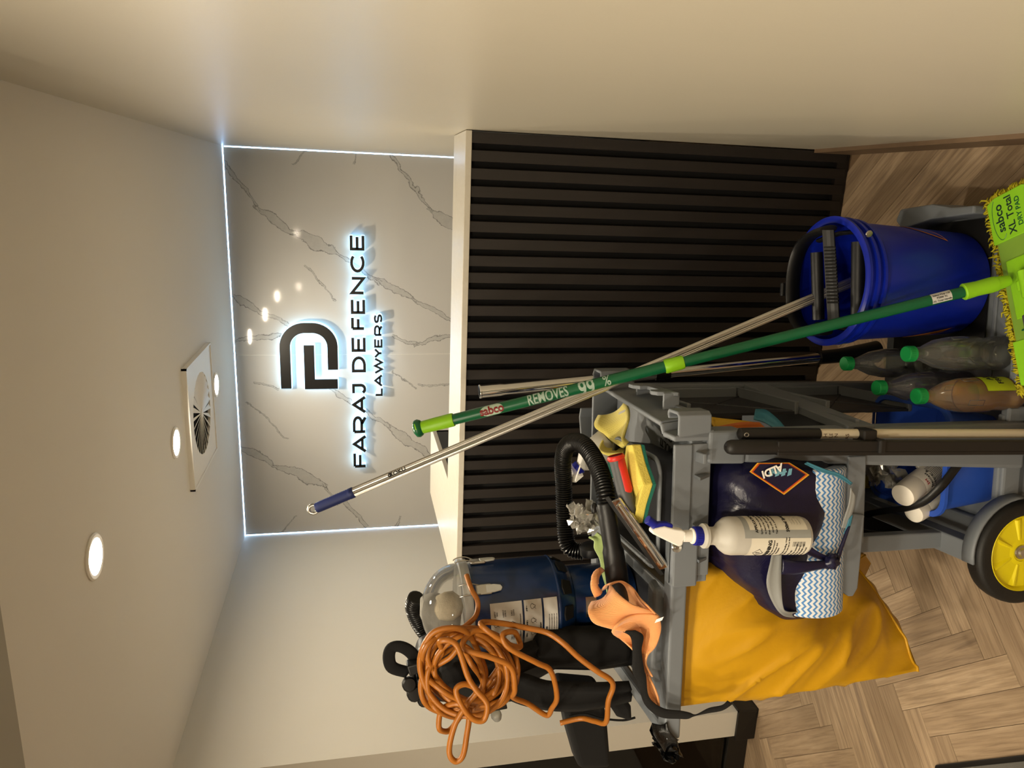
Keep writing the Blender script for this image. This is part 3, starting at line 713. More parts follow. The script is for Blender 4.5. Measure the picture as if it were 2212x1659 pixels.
# ------------------------------------------------------------------ yellow bag
k = N('yellow_vinyl'); P = k.obj(); nn = k.noise(9, P, 4, .6, .5); n2 = k.noise(60, P, 3, .5)
k.l(k.mix(nn.outputs[0], hexc('#BC8A08'), hexc('#D09E12')), k.b.inputs['Base Color']); k.b.inputs['Roughness'].default_value = .42
ad = k.math('ADD', nn.outputs[0], k.math('MULTIPLY', n2.outputs[0], .12)); k.bump(ad, .15, .015); M['vinyl'] = k.m
yb = cthing('waste_bag', 'yellow vinyl waste bag hanging from the trolley handle arms', 'bag', -.55, .27, .20)
top = [(-.675, .03), (-.365, .045), (-.36, .49), (-.68, .49)]
bot = [(-.668, .050), (-.455, .262), (-.40, .45), (-.66, .45)]
rows = []; NZ, NS = 70, 36
for j in range(NZ+1):
    t = j/NZ; z = .995 + (.345-.995)*t
    cs = [V(*top[i], 0).lerp(V(*bot[i], 0), t**1.6 if i != 1 else max(0, (t-.25)/.75)**1.5) for i in range(4)]
    loop = []
    for i in range(4):
        p0, p1 = cs[i], cs[(i+1) % 4]; d = (p1-p0); nn_ = V(d.y, -d.x, 0).normalized()
        for s_ in range(NS):
            u = s_/NS; q = p0.lerp(p1, u)
            bul = .035*math.sin(PI*u)*math.sin(PI*min(1, t*1.1))
            if i == 0:
                bul += .020*math.sin(PI*u)*t
                bul -= .030*math.exp(-((u-.62)/.16)**2-((t-.62)/.13)**2)         # pushed in beside the roll
            q = q+nn_*bul
            f = noise.noise(V(q.x*9, q.y*9, z*7+4)); f2 = noise.noise(V(q.x*22+3, q.y*22, z*13))
            ridge = (1-abs(noise.noise(V(q.x*6+7, q.y*6+z*3, z*5))))**3
            q = q+nn_*((.005*f+.014*(1-abs(noise.noise(V(q.x*7+q.y*3, z*6+u*2, 2.2))))**7+.010*(1-abs(noise.noise(V(z*10+u*2, q.x*5, 7.7))))**7*t)*min(1, t*4))
            zz = z + (.05*max(0, u-.2)*(t**6) if i == 0 else 0) - (.04*(1-u)*t**6 if i in (2,) else 0)
            loop.append((q.x, q.y, zz))
    rows.append(loop+[loop[0]])
mb = C(); mb.grid(rows)
body = mb.build('body', M['vinyl'], yb, smooth=True)
last = rows[-1][:-1]; n = len(last); mb = C(); cxy = V(-.55, .32, .30); ring2 = []
for q in last: v = V(*q); w = v.lerp(cxy, .30); ring2.append((w.x, w.y, v.z-.035+.008*noise.noise(v*20)))
mb.add(list(last)+ring2+[tuple(cxy)], [(i, (i+1) % n, n+(i+1) % n, n+i) for i in range(n)]+[(n+i, n+(i+1) % n, 2*n) for i in range(n)])
mb.build('base', M['vinyl'], yb, smooth=True)
mb = C(); mb.tube([V(*q)+V(0, -.001, 0) for q in rows[-1][:NS+1]], .0035, 6); mb.build('seam', M['vinyl'], yb, smooth=True)
mb = C(); rr_ = [V(*q) for q in rows[0]]; mb.tube(rr_[:-1], .006, 6, closed=True); mb.build('hem', M['vinyl'], yb, smooth=True)
# ================================================================== things on the trolley
def proj(P):
    q = P-CAM; d = q.dot(VF); return (W_/2+FPX*q.dot(VD)/d, H_/2-FPX*q.dot(VR)/d)
def c2w(v): return CM @ Vector(v)
CMR = CM.to_3x3()
def along(p0, p1, x):        # point of the segment (trolley frame) that shows at photo column x
    lo, hi = 0.0, 1.0; x0 = proj(c2w(p0))[0]; up = proj(c2w(p1))[0] > x0
    for _ in range(40):
        m_ = (lo+hi)/2; xx = proj(c2w(p0.lerp(p1, m_)))[0]
        if (xx < x) == up: lo = m_
        else: hi = m_
    return p0.lerp(p1, (lo+hi)/2)
def ctube(pts, r, n=12, **kw): return MB(CM).tube(pts, r, n, **kw)
def clear(name, tint, rough=.04, base=.10, ior=1.45, dcol=(.75, .75, .73)):
    k = N(name); tr = k.n('ShaderNodeBsdfTransparent'); tr.inputs[0].default_value = (*tint, 1)
    gl = k.n('ShaderNodeBsdfGlossy'); gl.inputs['Roughness'].default_value = rough
    fr = k.n('ShaderNodeFresnel'); fr.inputs[0].default_value = ior
    mx = k.n('ShaderNodeMixShader'); k.l(k.math('ADD', fr.outputs[0], base*.3, clamp=True), mx.inputs[0]); k.l(tr.outputs[0], mx.inputs[1]); k.l(gl.outputs[0], mx.inputs[2])
    d1 = k.n('ShaderNodeBsdfDiffuse'); d1.inputs[0].default_value = (*dcol, 1); d2 = k.n('ShaderNodeBsdfTranslucent'); d2.inputs[0].default_value = (*dcol, 1); df = k.n('ShaderNodeMixShader'); k.l(d1.outputs[0], df.inputs[1]); k.l(d2.outputs[0], df.inputs[2]); m2 = k.n('ShaderNodeMixShader'); m2.inputs[0].default_value = base
    k.l(mx.outputs[0], m2.inputs[1]); k.l(df.outputs[0], m2.inputs[2]); k.l(m2.outputs[0], k.out.inputs[0]); return k.m
M['navy'] = simple('vacuum_blue', '#0E2A55', .28, namp=.06, coat=.2)
M['rubber'] = simple('hose_black', '#0C0B0B', .33, namp=.15)
M['fabric'] = simple('black_fabric', '#070606', .92, nscale=400, namp=.4, bump=.4, bscale=900)
M['dome'] = clear('clear_dome', (.93, .92, .90), .03, .10)
M['paper'] = simple('print_label', '#C9C7C3', .5, namp=.02)
M['ink'] = simple('black_ink', '#1B1B1D', .6, namp=.05)
M['lint'] = simple('filter_cloth', '#A79C86', .95, nscale=120, namp=.25, bump=.6, bscale=300)
M['lint2'] = simple('filter_grey', '#8B877F', .9, nscale=60, namp=.2, bump=.4, bscale=200)

# ------------------------------------------------------------------ backpack vacuum
VA, VB = -.470, .30
vac = cthing('backpack_vacuum', 'dark blue backpack vacuum with a clear dome lid standing on the trolley', 'vacuum cleaner', VA, VB, 1.011)
VT = CM @ Matrix.Translation((VA, VB, 0)) @ Matrix.Rotation(math.radians(-2.0), 4, 'Y') 
zt = lambda x: cp(x, 1270, VB).z
def vlathe(prof, n=48, **kw): return MB(VT).lathe(prof, n=n, **kw)
vlathe([(.050, 1.012), (.072, 1.014), (.076, 1.03), (.078, zt(1222)), (.0, zt(1222))]).build('motor_housing', M['navy'], vac, smooth=35)
vlathe([(.078, zt(1226)), (.088, zt(1220)), (.104, zt(1192)), (.0, zt(1192))]).build('vent_collar', M['navy'], vac, smooth=35)
bd = vlathe([(.104, zt(1193)), (.1075, zt(1188)), (.109, zt(1183)), (.112, zt(1020)), (.110, zt(1010)), (0, zt(1010))], n=64).build('body', M['navy'], vac, smooth=35)
vlathe([(.1082, zt(1190)), (.1105, zt(1187)), (.1082, zt(1184))], cap=False, n=64).build('rib', M['navy'], bd, smooth=True)
for i in range(10):
    an = 2*PI*i/10+.35; T = VT @ Matrix.Rotation(an, 4, 'Z') @ Matrix.Translation((.0965, 0, (zt(1192)+zt(1220))/2)) @ Matrix.Rotation(math.radians(-62), 4, 'Y')
    MB(T).prism([(-.014, -.016), (.012, -.019), (.016, 0), (.012, .019), (-.014, .016)], lambda x, y: (x, y, -.003), lambda x, y: (x, y, .0025)).build('vent_slot', M['blackm'], bd, bevel=.002)
rimo = vlathe([(.112, zt(1012)), (.121, zt(1010)), (.123, zt(1002)), (.121, zt(992)), (.114, zt(990)), (.112, zt(1000))], n=64, cap=False).build('lid_rim', clear('clear_rim', (.80, .79, .77), .06, .38), vac, smooth=40)
pr = [(.113*math.cos(math.radians(a)), zt(992)+(zt(908)-zt(992))*math.sin(math.radians(a))) for a in range(0, 91, 9)]
pr[-1] = (.0, pr[-1][1]); vlathe(pr, n=56, cap=False).build('dome', M['dome'], vac, smooth=True)
q = cp(968, 1310, VB-.02); mb = C(); mb.lathe([(0, -.036), (.02, -.032), (.034, -.012), (.036, .006), (.028, .026), (.012, .035), (0, .036)], (q.x, q.y, q.z), n=20); fb = mb.build('filter_bag', M['lint'], vac, smooth=True); wobble(fb, .006, 40)
q = cp(950, 1345, VB+.01); q2 = cp(935, 1300, VB+.01)
ctube([cp(985, 1350, VB), cp(950, 1345, VB), cp(935, 1318, VB), cp(930, 1290, VB)], [.05, .045, .034, .026], 16).build('inlet_elbow', M['lint2'], vac, smooth=True)
vlathe([(.11, zt(1011)), (0.0, zt(1003))], cap=False).build('filter_cloth', M['lint2'], vac, smooth=True)
# latches
for an, nm in ((math.radians(-47), 1), (math.radians(2), 0)):
    T = VT @ Matrix.Rotation(an, 4, 'Z') @ Matrix.Translation((.1125, 0, zt(1040)))
    lt = MB(T).box(0, .008, -.013, .013, -.012, .026).build('latch', M['steel'], vac, bevel=.003)
    MB(T).prism([(-.010, -.02), (-.010, .0), (.010, .0), (.010, -.02), (.007, -.036), (0, -.040), (-.007, -.036)], lambda x, y: (.004, x, y+.002), lambda x, y: (.0095, x, y+.002)).build('lever', simple('latch_lever', '#C3C5C0', .4, namp=.02), lt, bevel=.002)
    for s_ in (-1, 1): MB(T).tube(cat([V(.006, s_*.011, .016), V(.014, s_*.0135, .036), V(.013, s_*.0135, .056), V(.008, s_*.0135, .066)], 5), .0016, 6).build('bail_wire', M['steel'], lt, smooth=True)
# instruction label wrapped on the body
def lab(a0, a1, z0, z1, R, mat, name='label', par=None):
    rows = [[(R*math.cos(a0+(a1-a0)*i/12), R*math.sin(a0+(a1-a0)*i/12), z) for i in range(13)] for z in (z0, z1)]
    return MB(VT).grid(rows).build(name, mat, par or vac, smooth=True)
la0, la1 = math.radians(-134), math.radians(-64)
for x0, x1, nm in ((1043, 1108, 'a'), (1112, 1148, 'b'), (1152, 1180, 'c')):
    R = .1125; z1, z0 = zt(x0), zt(x1); lb = lab(la0, la1, z0, z1, R+.0007, M['paper'])
    nrow = {'a': 2, 'b': 1, 'c': 1}[nm]
    def ltx(s, an, z, size, bold=.0):
        T = VT @ Matrix.Rotation(math.radians(an), 4, 'Z') @ Matrix.Translation((R+.0012, 0, z)) @ Matrix(((0, 0, 1, 0), (1, 0, 0, 0), (0, 1, 0, 0), (0, 0, 0, 1)))
        text('print', s, M['ink'], vac, T, size, R=R, bold=bold)
    def icon(an, z, w, h):
        T = VT @ Matrix.Rotation(math.radians(an), 4, 'Z') @ Matrix.Translation((R+.0008, 0, z)) @ Matrix(((0, 0, 1, 0), (1, 0, 0, 0), (0, 1, 0, 0), (0, 0, 0, 1)))
        mb = MB(T); mb.tube([(w*math.cos(t)*(.55+.2*math.sin(3*t)), h*math.sin(t)*.6, 0) for t in [2*PI*i/16 for i in range(16)]], .00045, 4, closed=True)
        mb.tube([(-w*.7, -h*.7, 0), (-w*.2, -h*.2, 0), (w*.1, -h*.6, 0), (w*.7, h*.1, 0)], .0004, 4); mb.build('print', M['ink'], vac)
    if nm == 'a':
        for r_ in range(2):
            for c_ in range(3):
                zc = z1-(z1-z0)*(.17+.26*c_); icon((-116, -84)[r_]-6, zc, .008, .010); ltx(('EMPTY\nBAG', 'WEEKLY\nCHECK', 'DAILY\nCLEAN')[c_], (-116, -84)[r_]+7, zc, .0048)
        ltx('Use only genuine parts. Have the machine serviced yearly.', -100, z0+.006, .0036)
    elif nm == 'b':
        for i in range(4):
            an = -125+i*17; icon(an+2, (z0+z1)/2, .009, .010); ltx('STEP %d' % (i+1), an, z1-.006, .0042, .0002)
        ltx('WEAR RIGHT', -100, z0+.004, .005, .0002)
    else:
        ltx('INSTRUCTIONS', -108, z1-.006, .005, .0003)
        for i in range(4): ltx('Read all warnings and instructions before use', -100, z1-.012-i*.006, .0036)
T = VT @ Matrix.Rotation(math.radians(-88), 4, 'Z'); 
for R_, x0, x1, a0, a1 in ((.0788, 1246, 1268, -108, -70),): lab(math.radians(a0), math.radians(a1), zt(x1), zt(x0), R_, M['steel'])
# side hump, cable outlet and foot behind
MB(VT).box(-.03, .03, -.02, .03, 1.011, 1.02).build('foot', M['black'], vac)
q = cp(1270, 1195, VB); mb = C(); mb.lathe([(.0, 0), (.030, 0), (.033, .004), (.033, .022), (.026, .028), (0, .030)], (q.x, q.y-.01, q.z-.01), Matrix.Rotation(PI/2.2, 3, 'Y'), n=14); mb.build('hose_socket', M['black'], vac, smooth=40)
# hose with corrugation
def corrug(path, r, pitch, amp, n=14):
    L = [0.0]
    for i in range(1, len(path)): L.append(L[-1]+(path[i]-path[i-1]).length)
    tot = L[-1]; m_ = int(tot/pitch*4); pts = []; rr = []; j = 0
    for i in range(m_+1):
        s_ = tot*i/m_
        while j < len(L)-2 and L[j+1] < s_: j += 1
        t = (s_-L[j])/max(1e-9, L[j+1]-L[j]); pts.append(path[j].lerp(path[j+1], t)); rr.append(r+amp*(1, .45, -1, .45)[i % 4])
    return MB(CM).tube(pts, rr, n)
hp = cat([cp(1262, 1192, .34), cp(1228, 1180, .36), cp(1220, 1120, .38), cp(1218, 1050, .38), cp(1216, 1000, .36), cp(1222, 968, .33), cp(1240, 954, .29), cp(1262, 962, .24), cp(1284, 992, .19), cp(1300, 1030, .14), cp(1308, 1065, .11), cp(1312, 1092, .10)], 14)
corrug(hp, .0205, .0066, .0022).build('hose', M['rubber'], vac, smooth=25)
hp2 = cat([cp(940, 1400, .40), cp(925, 1375, .40), cp(905, 1345, .40), cp(893, 1310, .38), cp(900, 1290, .36)], 10)
corrug(hp2, .020, .0072, .002).build('hose', M['rubber'], vac, smooth=25)
ctube(cat([cp(925, 1372, .39), cp(935, 1395, .40), cp(945, 1412, .40)], 4), .026, 14).build('hose_cuff', M['black'], vac, bevel=.003, smooth=40)
w0 = [cp(1308, 1086, .10), cp(1312, 1110, .095), cp(1318, 1150, .09), cp(1326, 1200, .09), cp(1333, 1250, .10), cp(1338, 1290, .12)]
ctube(cat(w0, 5), [.0222]*4+[.0215]*4+[.021]*6+[.0245]*4+[.026]*4+[.0255]*4, 18).build('hose_handle', M['black'], vac, smooth=True)
ctube(cat([cp(1285, 1090, .085), cp(1282, 1096, .08), cp(1284, 1106, .08)], 3), .006, 8).build('handle_clip', M['black'], vac, smooth=True)
# harness
def slab(pts, b0, b1, name, mat, par, bevel=.012, top=None):
    A_ = [cp(x, y, b0) for x, y in pts]
    mb = C(); mb.prism([(q.x, q.z) for q in A_], lambda x, z: (x, b0, z), lambda x, z: (x, b1, z)); return mb.build(name, mat, par, bevel=bevel, segs=3, smooth=40)
slab([(905, 1400), (960, 1372), (1060, 1368), (1180, 1362), (1372, 1358), (1378, 1392), (1375, 1440), (1290, 1452), (1200, 1450), (1165, 1470), (1110, 1520), (1000, 1525), (905, 1515), (885, 1480)], .22, .28, 'back_frame', M['black'], vac)
slab([(1165, 1368), (1362, 1366), (1370, 1400), (1366, 1436), (1300, 1448), (1190, 1446), (1150, 1420)], .17, .225, 'back_pad', M['fabric'], vac, .018)
sp_ = [(cp(1075, 1500, .16), cp(1060, 1462, .17)), (cp(1120, 1520, .12), cp(1120, 1460, .13)), (cp(1180, 1532, .09), cp(1180, 1478, .10)), (cp(1250, 1534, .08), cp(1250, 1482, .09)), (cp(1310, 1524, .08), cp(1305, 1482, .09)), (cp(1365, 1508, .09), cp(1362, 1480, .10))]
ribbon(C(), sp_, 6, 6, -.012).build('shoulder_strap', M['fabric'], vac, solid=.022, smooth=True)
sp_ = [(cp(960, 1490, .15), cp(950, 1440, .16)), (cp(1020, 1480, .12), cp(1020, 1420, .13)), (cp(1085, 1470, .13), cp(1090, 1410, .14)), (cp(1160, 1440, .17), cp(1160, 1390, .17))]
ribbon(C(), sp_, 6, 6, -.012).build('shoulder_strap', M['fabric'], vac, solid=.022, smooth=True)
slab([(1208, 1478), (1300, 1486), (1314, 1560), (1322, 1662), (1252, 1664), (1228, 1580)], .20, .27, 'hip_belt', M['fabric'], vac, .014)
slab([(1312, 1488), (1345, 1498), (1366, 1530), (1368, 1562), (1335, 1552), (1318, 1526)], .16, .20, 'hip_pad', M['fabric'], vac, .012)
ctube(cat([cp(912, 1448, .22), cp(890, 1412, .21), cp(866, 1397, .20), cp(846, 1400, .20), cp(840, 1420, .20), cp(848, 1442, .205), cp(880, 1452, .22)], 5), .0115, 10, squash=(.6, 1.3), up=(0, 1, 0)).build('carry_loop', M['fabric'], vac, smooth=True)
for x, y, r in ((884, 1478, .017), (895, 1498, .018), (915, 1512, .015)):
    q = cp(x, y, .20); n_ = 40; mb = C(); pr = [(r*.6, -.016), (r, -.014), (r, .012), (r*.8, .016), (0, .017)]
    mb.lathe(pr, (q.x, q.y, q.z), Matrix.Rotation(PI/2, 3, 'X') @ Matrix.Rotation(.4, 3, 'Y'), n=14); mb.build('adjuster_knob', M['black'], vac, smooth=30)
slab([(878, 1440), (940, 1425), (945, 1445), (885, 1462)], .18, .215, 'buckle', M['black'], vac, .004)
slab([(900, 1468), (950, 1470), (945, 1510), (905, 1505)], .17, .22, 'buckle', M['black'], vac, .004)
st = [(1345, 1364, 1372, 1362), (1362, 1376, 1390, 1374), (1366, 1410, 1386, 1405), (1366, 1450, 1392, 1448), (1378, 1475, 1396, 1462), (1392, 1520, 1402, 1506), (1425, 1548, 1432, 1530), (1468, 1552, 1472, 1536), (1486, 1552, 1490, 1540), (1500, 1546, 1504, 1544), (1528, 1540, 1532, 1530), (1560, 1534, 1560, 1524), (1582, 1520, 1572, 1514)]
ribbon(C(), [(cp(a, b, -.02+.0*i), cp(c, d, -.028)) for i, (a, b, c, d) in enumerate(st)], 5, 2).build('webbing', M['fabric'], vac, solid=.0025, smooth=True)
st = [(1118, 1430, 1152, 1424), (1130, 1470, 1160, 1462), (1140, 1500, 1165, 1495)]
q = [cp(x, y, .19) for x, y in ((1228, 1548), (1262, 1542), (1300, 1552), (1345, 1556), (1372, 1550))]
ctube(cat(q, 5), .003, 6).build('webbing', M['fabric'], vac, smooth=True)
slab([(1052, 1522), (1092, 1514), (1097, 1532), (1055, 1540)], .10, .14, 'plug_body', M['black'], vac, .003)
q = cp(1072, 1545, .12); C().lathe([(0, -.016), (.011, -.015), (.013, 0), (.010, .012), (0, .014)], (q.x, q.y, q.z), Matrix.Rotation(PI/2, 3, 'X'), n=12).build('plug', clear('clear_plug', (.8, .78, .7), .1, .3), vac, smooth=True)

# ------------------------------------------------------------------ orange extension cord
M['cord'] = simple('orange_cord', '#9E5F1C', .4, nscale=40, namp=.08)
ec = cthing('extension_cord', 'tangled orange extension cord hung over the vacuum harness', 'cord', -.58, .1, 1.3)
rnd = random.Random(11); px_ = [(1008, 1243, .16), (1018, 1272, .12), (1032, 1300, .10), (1028, 1330, .09), (1006, 1352, .08), (985, 1372, .06)]
def loop(cx_, cy_, rx, ry, a0, a1, n, b0, tilt=0):
    for i in range(n):
        a = math.radians(a0+(a1-a0)*i/n); j = rnd.uniform(.93, 1.07)
        x, y = rx*math.cos(a)*j, ry*math.sin(a)*j; c_, s_ = math.cos(tilt), math.sin(tilt)
        px_.append((cx_+x*c_-y*s_, cy_+x*s_+y*c_, b0+rnd.uniform(-.022, .022)))
for i in range(9):
    loop(1012+rnd.uniform(-14, 14), 1448+rnd.uniform(-16, 12), rnd.uniform(72, 100), rnd.uniform(70, 92), -90, 270, 9, .055-.006*i, rnd.uniform(.2, 1.0))
for i in range(3):
    loop(975+rnd.uniform(-12, 14), 1472+rnd.uniform(-8, 12), rnd.uniform(58, 78), rnd.uniform(60, 78), -90, 270, 8, .03, rnd.uniform(.2, 1.2))
px_ += [(950, 1385, -.02), (985, 1392, -.03), (1010, 1460, -.03), (1028, 1490, -.035), (1052, 1520, -.04), (1045, 1555, -.04), (1020, 1552, -.04), (998, 1525, -.04), (985, 1490, -.035), (1005, 1478, -.03), (1030, 1492, -.02),
        (1010, 1520, -.02), (985, 1560, -.02), (972, 1605, -.02), (972, 1632, -.02), (985, 1645, -.02), (1000, 1632, -.02), (1008, 1590, -.01), (1012, 1545, .0), (990, 1520, .0),
        (955, 1532, .02), (948, 1570, .02), (960, 1580, .03), (975, 1574, .04), (1000, 1540, .05), (1050, 1480, .04), (1085, 1420, .03), (1060, 1368, .02), (1020, 1365, .01), (1000, 1400, -.01), (1060, 1420, -.02),
        (1104, 1442, -.02), (1112, 1490, -.01), (1108, 1506, .02), (1140, 1520, .05), (1180, 1545, .06), (1192, 1530, .05), (1203, 1505, .03), (1190, 1450, .0), (1160, 1432, -.01), (1100, 1400, -.01), (1085, 1372, .0), (1110, 1365, .02),
        (1122, 1385, .03), (1122, 1398, .02), (1095, 1390, .0), (1050, 1360, .0), (1040, 1345, .02), (1080, 1346, .03), (1130, 1355, .03), (1180, 1366, .02), (1215, 1388, .0), (1250, 1420, -.01), (1290, 1450, -.02), (1318, 1468, -.02), (1324, 1485, -.01), (1314, 1515, .0), (1309, 1560, .02), (1285, 1558, .05), (1255, 1552, .08), (1210, 1562, .09)]
ctube(cat([cp(*q) for q in px_], 7), .0061, 8).build('cable', M['cord'], ec, smooth=True)

# ------------------------------------------------------------------ cloths
def cloth_mat(name, c0, c1):
    k = N(name); P = k.obj(); a = k.noise(14, P, 4, .6); w = k.n('ShaderNodeTexWave'); w.inputs['Scale'].default_value = 160; w.inputs['Distortion'].default_value = 1.5; k.l(P, w.inputs['Vector'])
    k.l(k.mix(a.outputs[0], hexc(c0), hexc(c1)), k.b.inputs['Base Color']); k.b.inputs['Roughness'].default_value = .95; k.b.inputs['Sheen Weight'].default_value = .3
    k.bump(k.math('ADD', w.outputs[0], a.outputs[0]), .3, .002); return k.m
M['orange'] = cloth_mat('orange_microfibre', '#D98A4C', '#EFAE72'); M['yellowc'] = cloth_mat('yellow_microfibre', '#CDBB48', '#E6D76C'); M['greenc'] = cloth_mat('green_microfibre', '#8DA25E', '#A9BC7E')
def pr_(rows): return [(cp(*a), cp(*b)) for a, b in rows]
oc = cthing('cleaning_cloth', 'orange microfibre cloth bunched over the front arm of the trolley', 'cloth', -.46, .0, 1.0, 'microfibre cloths on the trolley')
ribbon(C(), pr_([((1278, 1300, .06), (1318, 1262, .05)), ((1270, 1318, .01), (1335, 1282, .0)), ((1282, 1345, -.01), (1366, 1306, -.03)), ((1318, 1358, -.02), (1402, 1318, -.03)), ((1352, 1366, -.02), (1426, 1334, -.02)), ((1378, 1372, .0), (1424, 1352, .0))]), 6, 8, -.012).build('fold', M['orange'], oc, solid=.004, smooth=True)
ribbon(C(), pr_([((1320, 1262, .05), (1300, 1275, .12)), ((1342, 1256, .06), (1320, 1270, .13)), ((1366, 1270, .04), (1345, 1285, .12)), ((1382, 1292, .0), (1365, 1305, .10)), ((1398, 1308, -.03), (1385, 1320, .06)), ((1418, 1328, -.03), (1400, 1340, .03))]), 6, 5, .004).build('fold', M['orange'], oc, solid=.004, smooth=True)
ribbon(C(), pr_([((1330, 1352, -.03), (1422, 1330, -.035)), ((1322, 1366, -.01), (1428, 1350, -.03)), ((1330, 1374, .02), (1426, 1370, -.03)), ((1350, 1388, .01), (1416, 1396, -.03)), ((1368, 1405, -.01), (1400, 1414, -.025)), ((1377, 1430, -.015), (1396, 1436, -.02)), ((1374, 1458, -.01), (1410, 1462, -.02))]), 6, 8, -.014).build('fold', M['orange'], oc, solid=.004, smooth=True)
ribbon(C(), pr_([((1292, 1262, .10), (1306, 1232, .10)), ((1280, 1252, .07), (1296, 1228, .08)), ((1276, 1270, .05), (1290, 1262, .06)), ((1284, 1290, .05), (1300, 1278, .06))]), 5, 4, .006).build('fold', M['orange'], oc, solid=.004, smooth=True)
ribbon(C(), pr_([((1418, 1338, -.038), (1414, 1346, -.038)), ((1434, 1332, -.045), (1430, 1340, -.045))]), 3, 2).build('tag', M['white'], oc, solid=.001)
o2 = cthing('cleaning_cloth', 'small orange microfibre cloth hanging below the black webbing strap', 'cloth', -.64, .0, 1.0, 'microfibre cloths on the trolley')
ribbon(C(), pr_([((1388, 1456, .0), (1398, 1458, -.01)), ((1394, 1490, -.005), (1412, 1482, -.02)), ((1404, 1515, -.01), (1422, 1508, -.02)), ((1412, 1532, -.01), (1424, 1530, -.02))]), 6, 5, -.01).build('fold', M['orange'], o2, solid=.004, smooth=True)
ribbon(C(), pr_([((1376, 1440, .06), (1390, 1452, .04)), ((1382, 1478, .03), (1392, 1470, .02)), ((1392, 1505, .01), (1402, 1496, .0))]), 5, 4, -.006).build('fold', M['orange'], o2, solid=.004, smooth=True)
yc = cthing('cleaning_cloth', 'yellow microfibre cloth draped over the far edge of the tray', 'cloth', -.12, .33, 1.0, 'microfibre cloths on the trolley')
ribbon(C(), pr_([((1292, 898, .44), (1350, 868, .38)), ((1284, 920, .40), (1358, 884, .33)), ((1305, 938, .36), (1358, 905, .28)), ((1318, 950, .33), (1350, 930, .25)), ((1330, 958, .30), (1344, 950, .22)), ((1345, 968, .26), (1352, 962, .20))]), 7, 8, -.014).build('fold', M['yellowc'], yc, solid=.006, smooth=True)
ribbon(C(), pr_([((1306, 930, .38), (1318, 905, .40)), ((1308, 945, .36), (1340, 920, .40)), ((1298, 958, .34), (1330, 940, .39)), ((1296, 972, .30), (1325, 960, .36)), ((1312, 980, .26), (1335, 968, .33)), ((1340, 980, .22), (1352, 966, .29))]), 6, 6, -.010).build('fold', M['yellowc'], yc, solid=.006, smooth=True)
ribbon(C(), pr_([((1338, 890, .30), (1352, 884, .30)), ((1335, 896, .298), (1349, 890, .297))]), 2, 2).build('tag', M['white'], yc, solid=.001)
gc = cthing('cleaning_cloth', 'light green cloth tucked beneath the black vacuum hose handle', 'cloth', -.36, .15, 1.0, 'microfibre cloths on the trolley')
ribbon(C(), pr_([((1272, 1160, .16), (1290, 1150, .16)), ((1284, 1168, .15), (1304, 1164, .14)), ((1284, 1185, .15), (1312, 1180, .13)), ((1296, 1210, .15), (1318, 1208, .13)), ((1300, 1240, .17), (1320, 1240, .14)), ((1310, 1290, .22), (1330, 1290, .18)), ((1290, 1352, .30), (1320, 1345, .24)), ((1285, 1370, .30), (1315, 1372, .24))]), 6, 5, -.010).build('fold', M['greenc'], gc, solid=.005, smooth=True)

# ------------------------------------------------------------------ sponges
def sponge_mat(name, c0, c1, sc):
    k = N(name); P = k.obj(); vv = k.n('ShaderNodeTexVoronoi'); vv.inputs['Scale'].default_value = sc; k.l(P, vv.inputs['Vector']); a = k.noise(sc*.6, P, 4, .7)
    k.l(k.mix(a.outputs[0], hexc(c0), hexc(c1)), k.b.inputs['Base Color']); k.b.inputs['Roughness'].default_value = .95
    k.bump(k.math('ADD', vv.outputs[0], a.outputs[0]), .4, .0015); return k.m
M['sponge'] = sponge_mat('yellow_foam', '#CDB94A', '#E3D066', 260); M['scour'] = sponge_mat('green_scourer', '#08463B', '#136654', 420)
sp1 = cthing('sponge', 'large bent yellow sponge with a green scouring face beside the red handle', 'sponge', -.17, .08, 1.04, 'scourer sponges')
ctl = [(cp(1385, 960, .055), cp(1352, 962, .105)), (cp(1395, 1000, .035), cp(1347, 1000, .10)), (cp(1411, 1046, .005), cp(1352, 1048, .09)), (cp(1397, 1090, .03), cp(1362, 1092, .10)), (cp(1388, 1130, .055), cp(1372, 1132, .10))]
mb = C(); rows_t, rows_b = [], []
for i, (f_, bk) in enumerate(ctl):
    up_ = V(-.004, .0, .026); rows_t.append([f_+V(0, 0, .022), bk+V(0, .0, .0)]); rows_b.append([f_, bk+V(0, .01, -.026)])
def slabrows(mb, rt, rb):
    n = len(rt); vs = [q for r in rt for q in r]+[q for r in rb for q in r]; o = 2*n; fs = [(0, 1, o+1, o), (2*n-2, o+2*n-2, o+2*n-1, 2*n-1)]
    for i in range(n-1):
        a, b, c_, d = 2*i, 2*i+1, 2*i+3, 2*i+2; fs += [(a, d, c_, b), (o+a, o+b, o+c_, o+d), (a, o+a, o+d, d), (b, c_, o+c_, o+b)]
    return mb.add(vs, fs)
slabrows(C(), rows_t, rows_b).build('foam', M['sponge'], sp1, bevel=.003)
o_ = slabrows(C(), rows_b, [[a+V(.0, -.003, -.006), b+V(0, .0, -.006)] for a, b in rows_b]).build('scourer', M['scour'], sp1, bevel=.001); wobble(o_, .0015, 150)
sp2 = cthing('sponge', 'yellow sponge with a green edge half hidden behind the red handle', 'sponge', -.15, .2, 1.04, 'scourer sponges')
rt = [[cp(1330, 992, .21), cp(1318, 1000, .23)], [cp(1342, 1030, .20), cp(1312, 1036, .23)]]; rb = [[cp(1352, 985, .19), cp(1346, 978, .23)], [cp(1356, 1032, .19), cp(1350, 1030, .23)]]
slabrows(C(), rt, rb).build('foam', M['sponge'], sp2, bevel=.003)
o_ = slabrows(C(), [[a+V(0, 0, .006), b+V(0, 0, .006)] for a, b in rt], rt).build('scourer', M['scour'], sp2, bevel=.001)

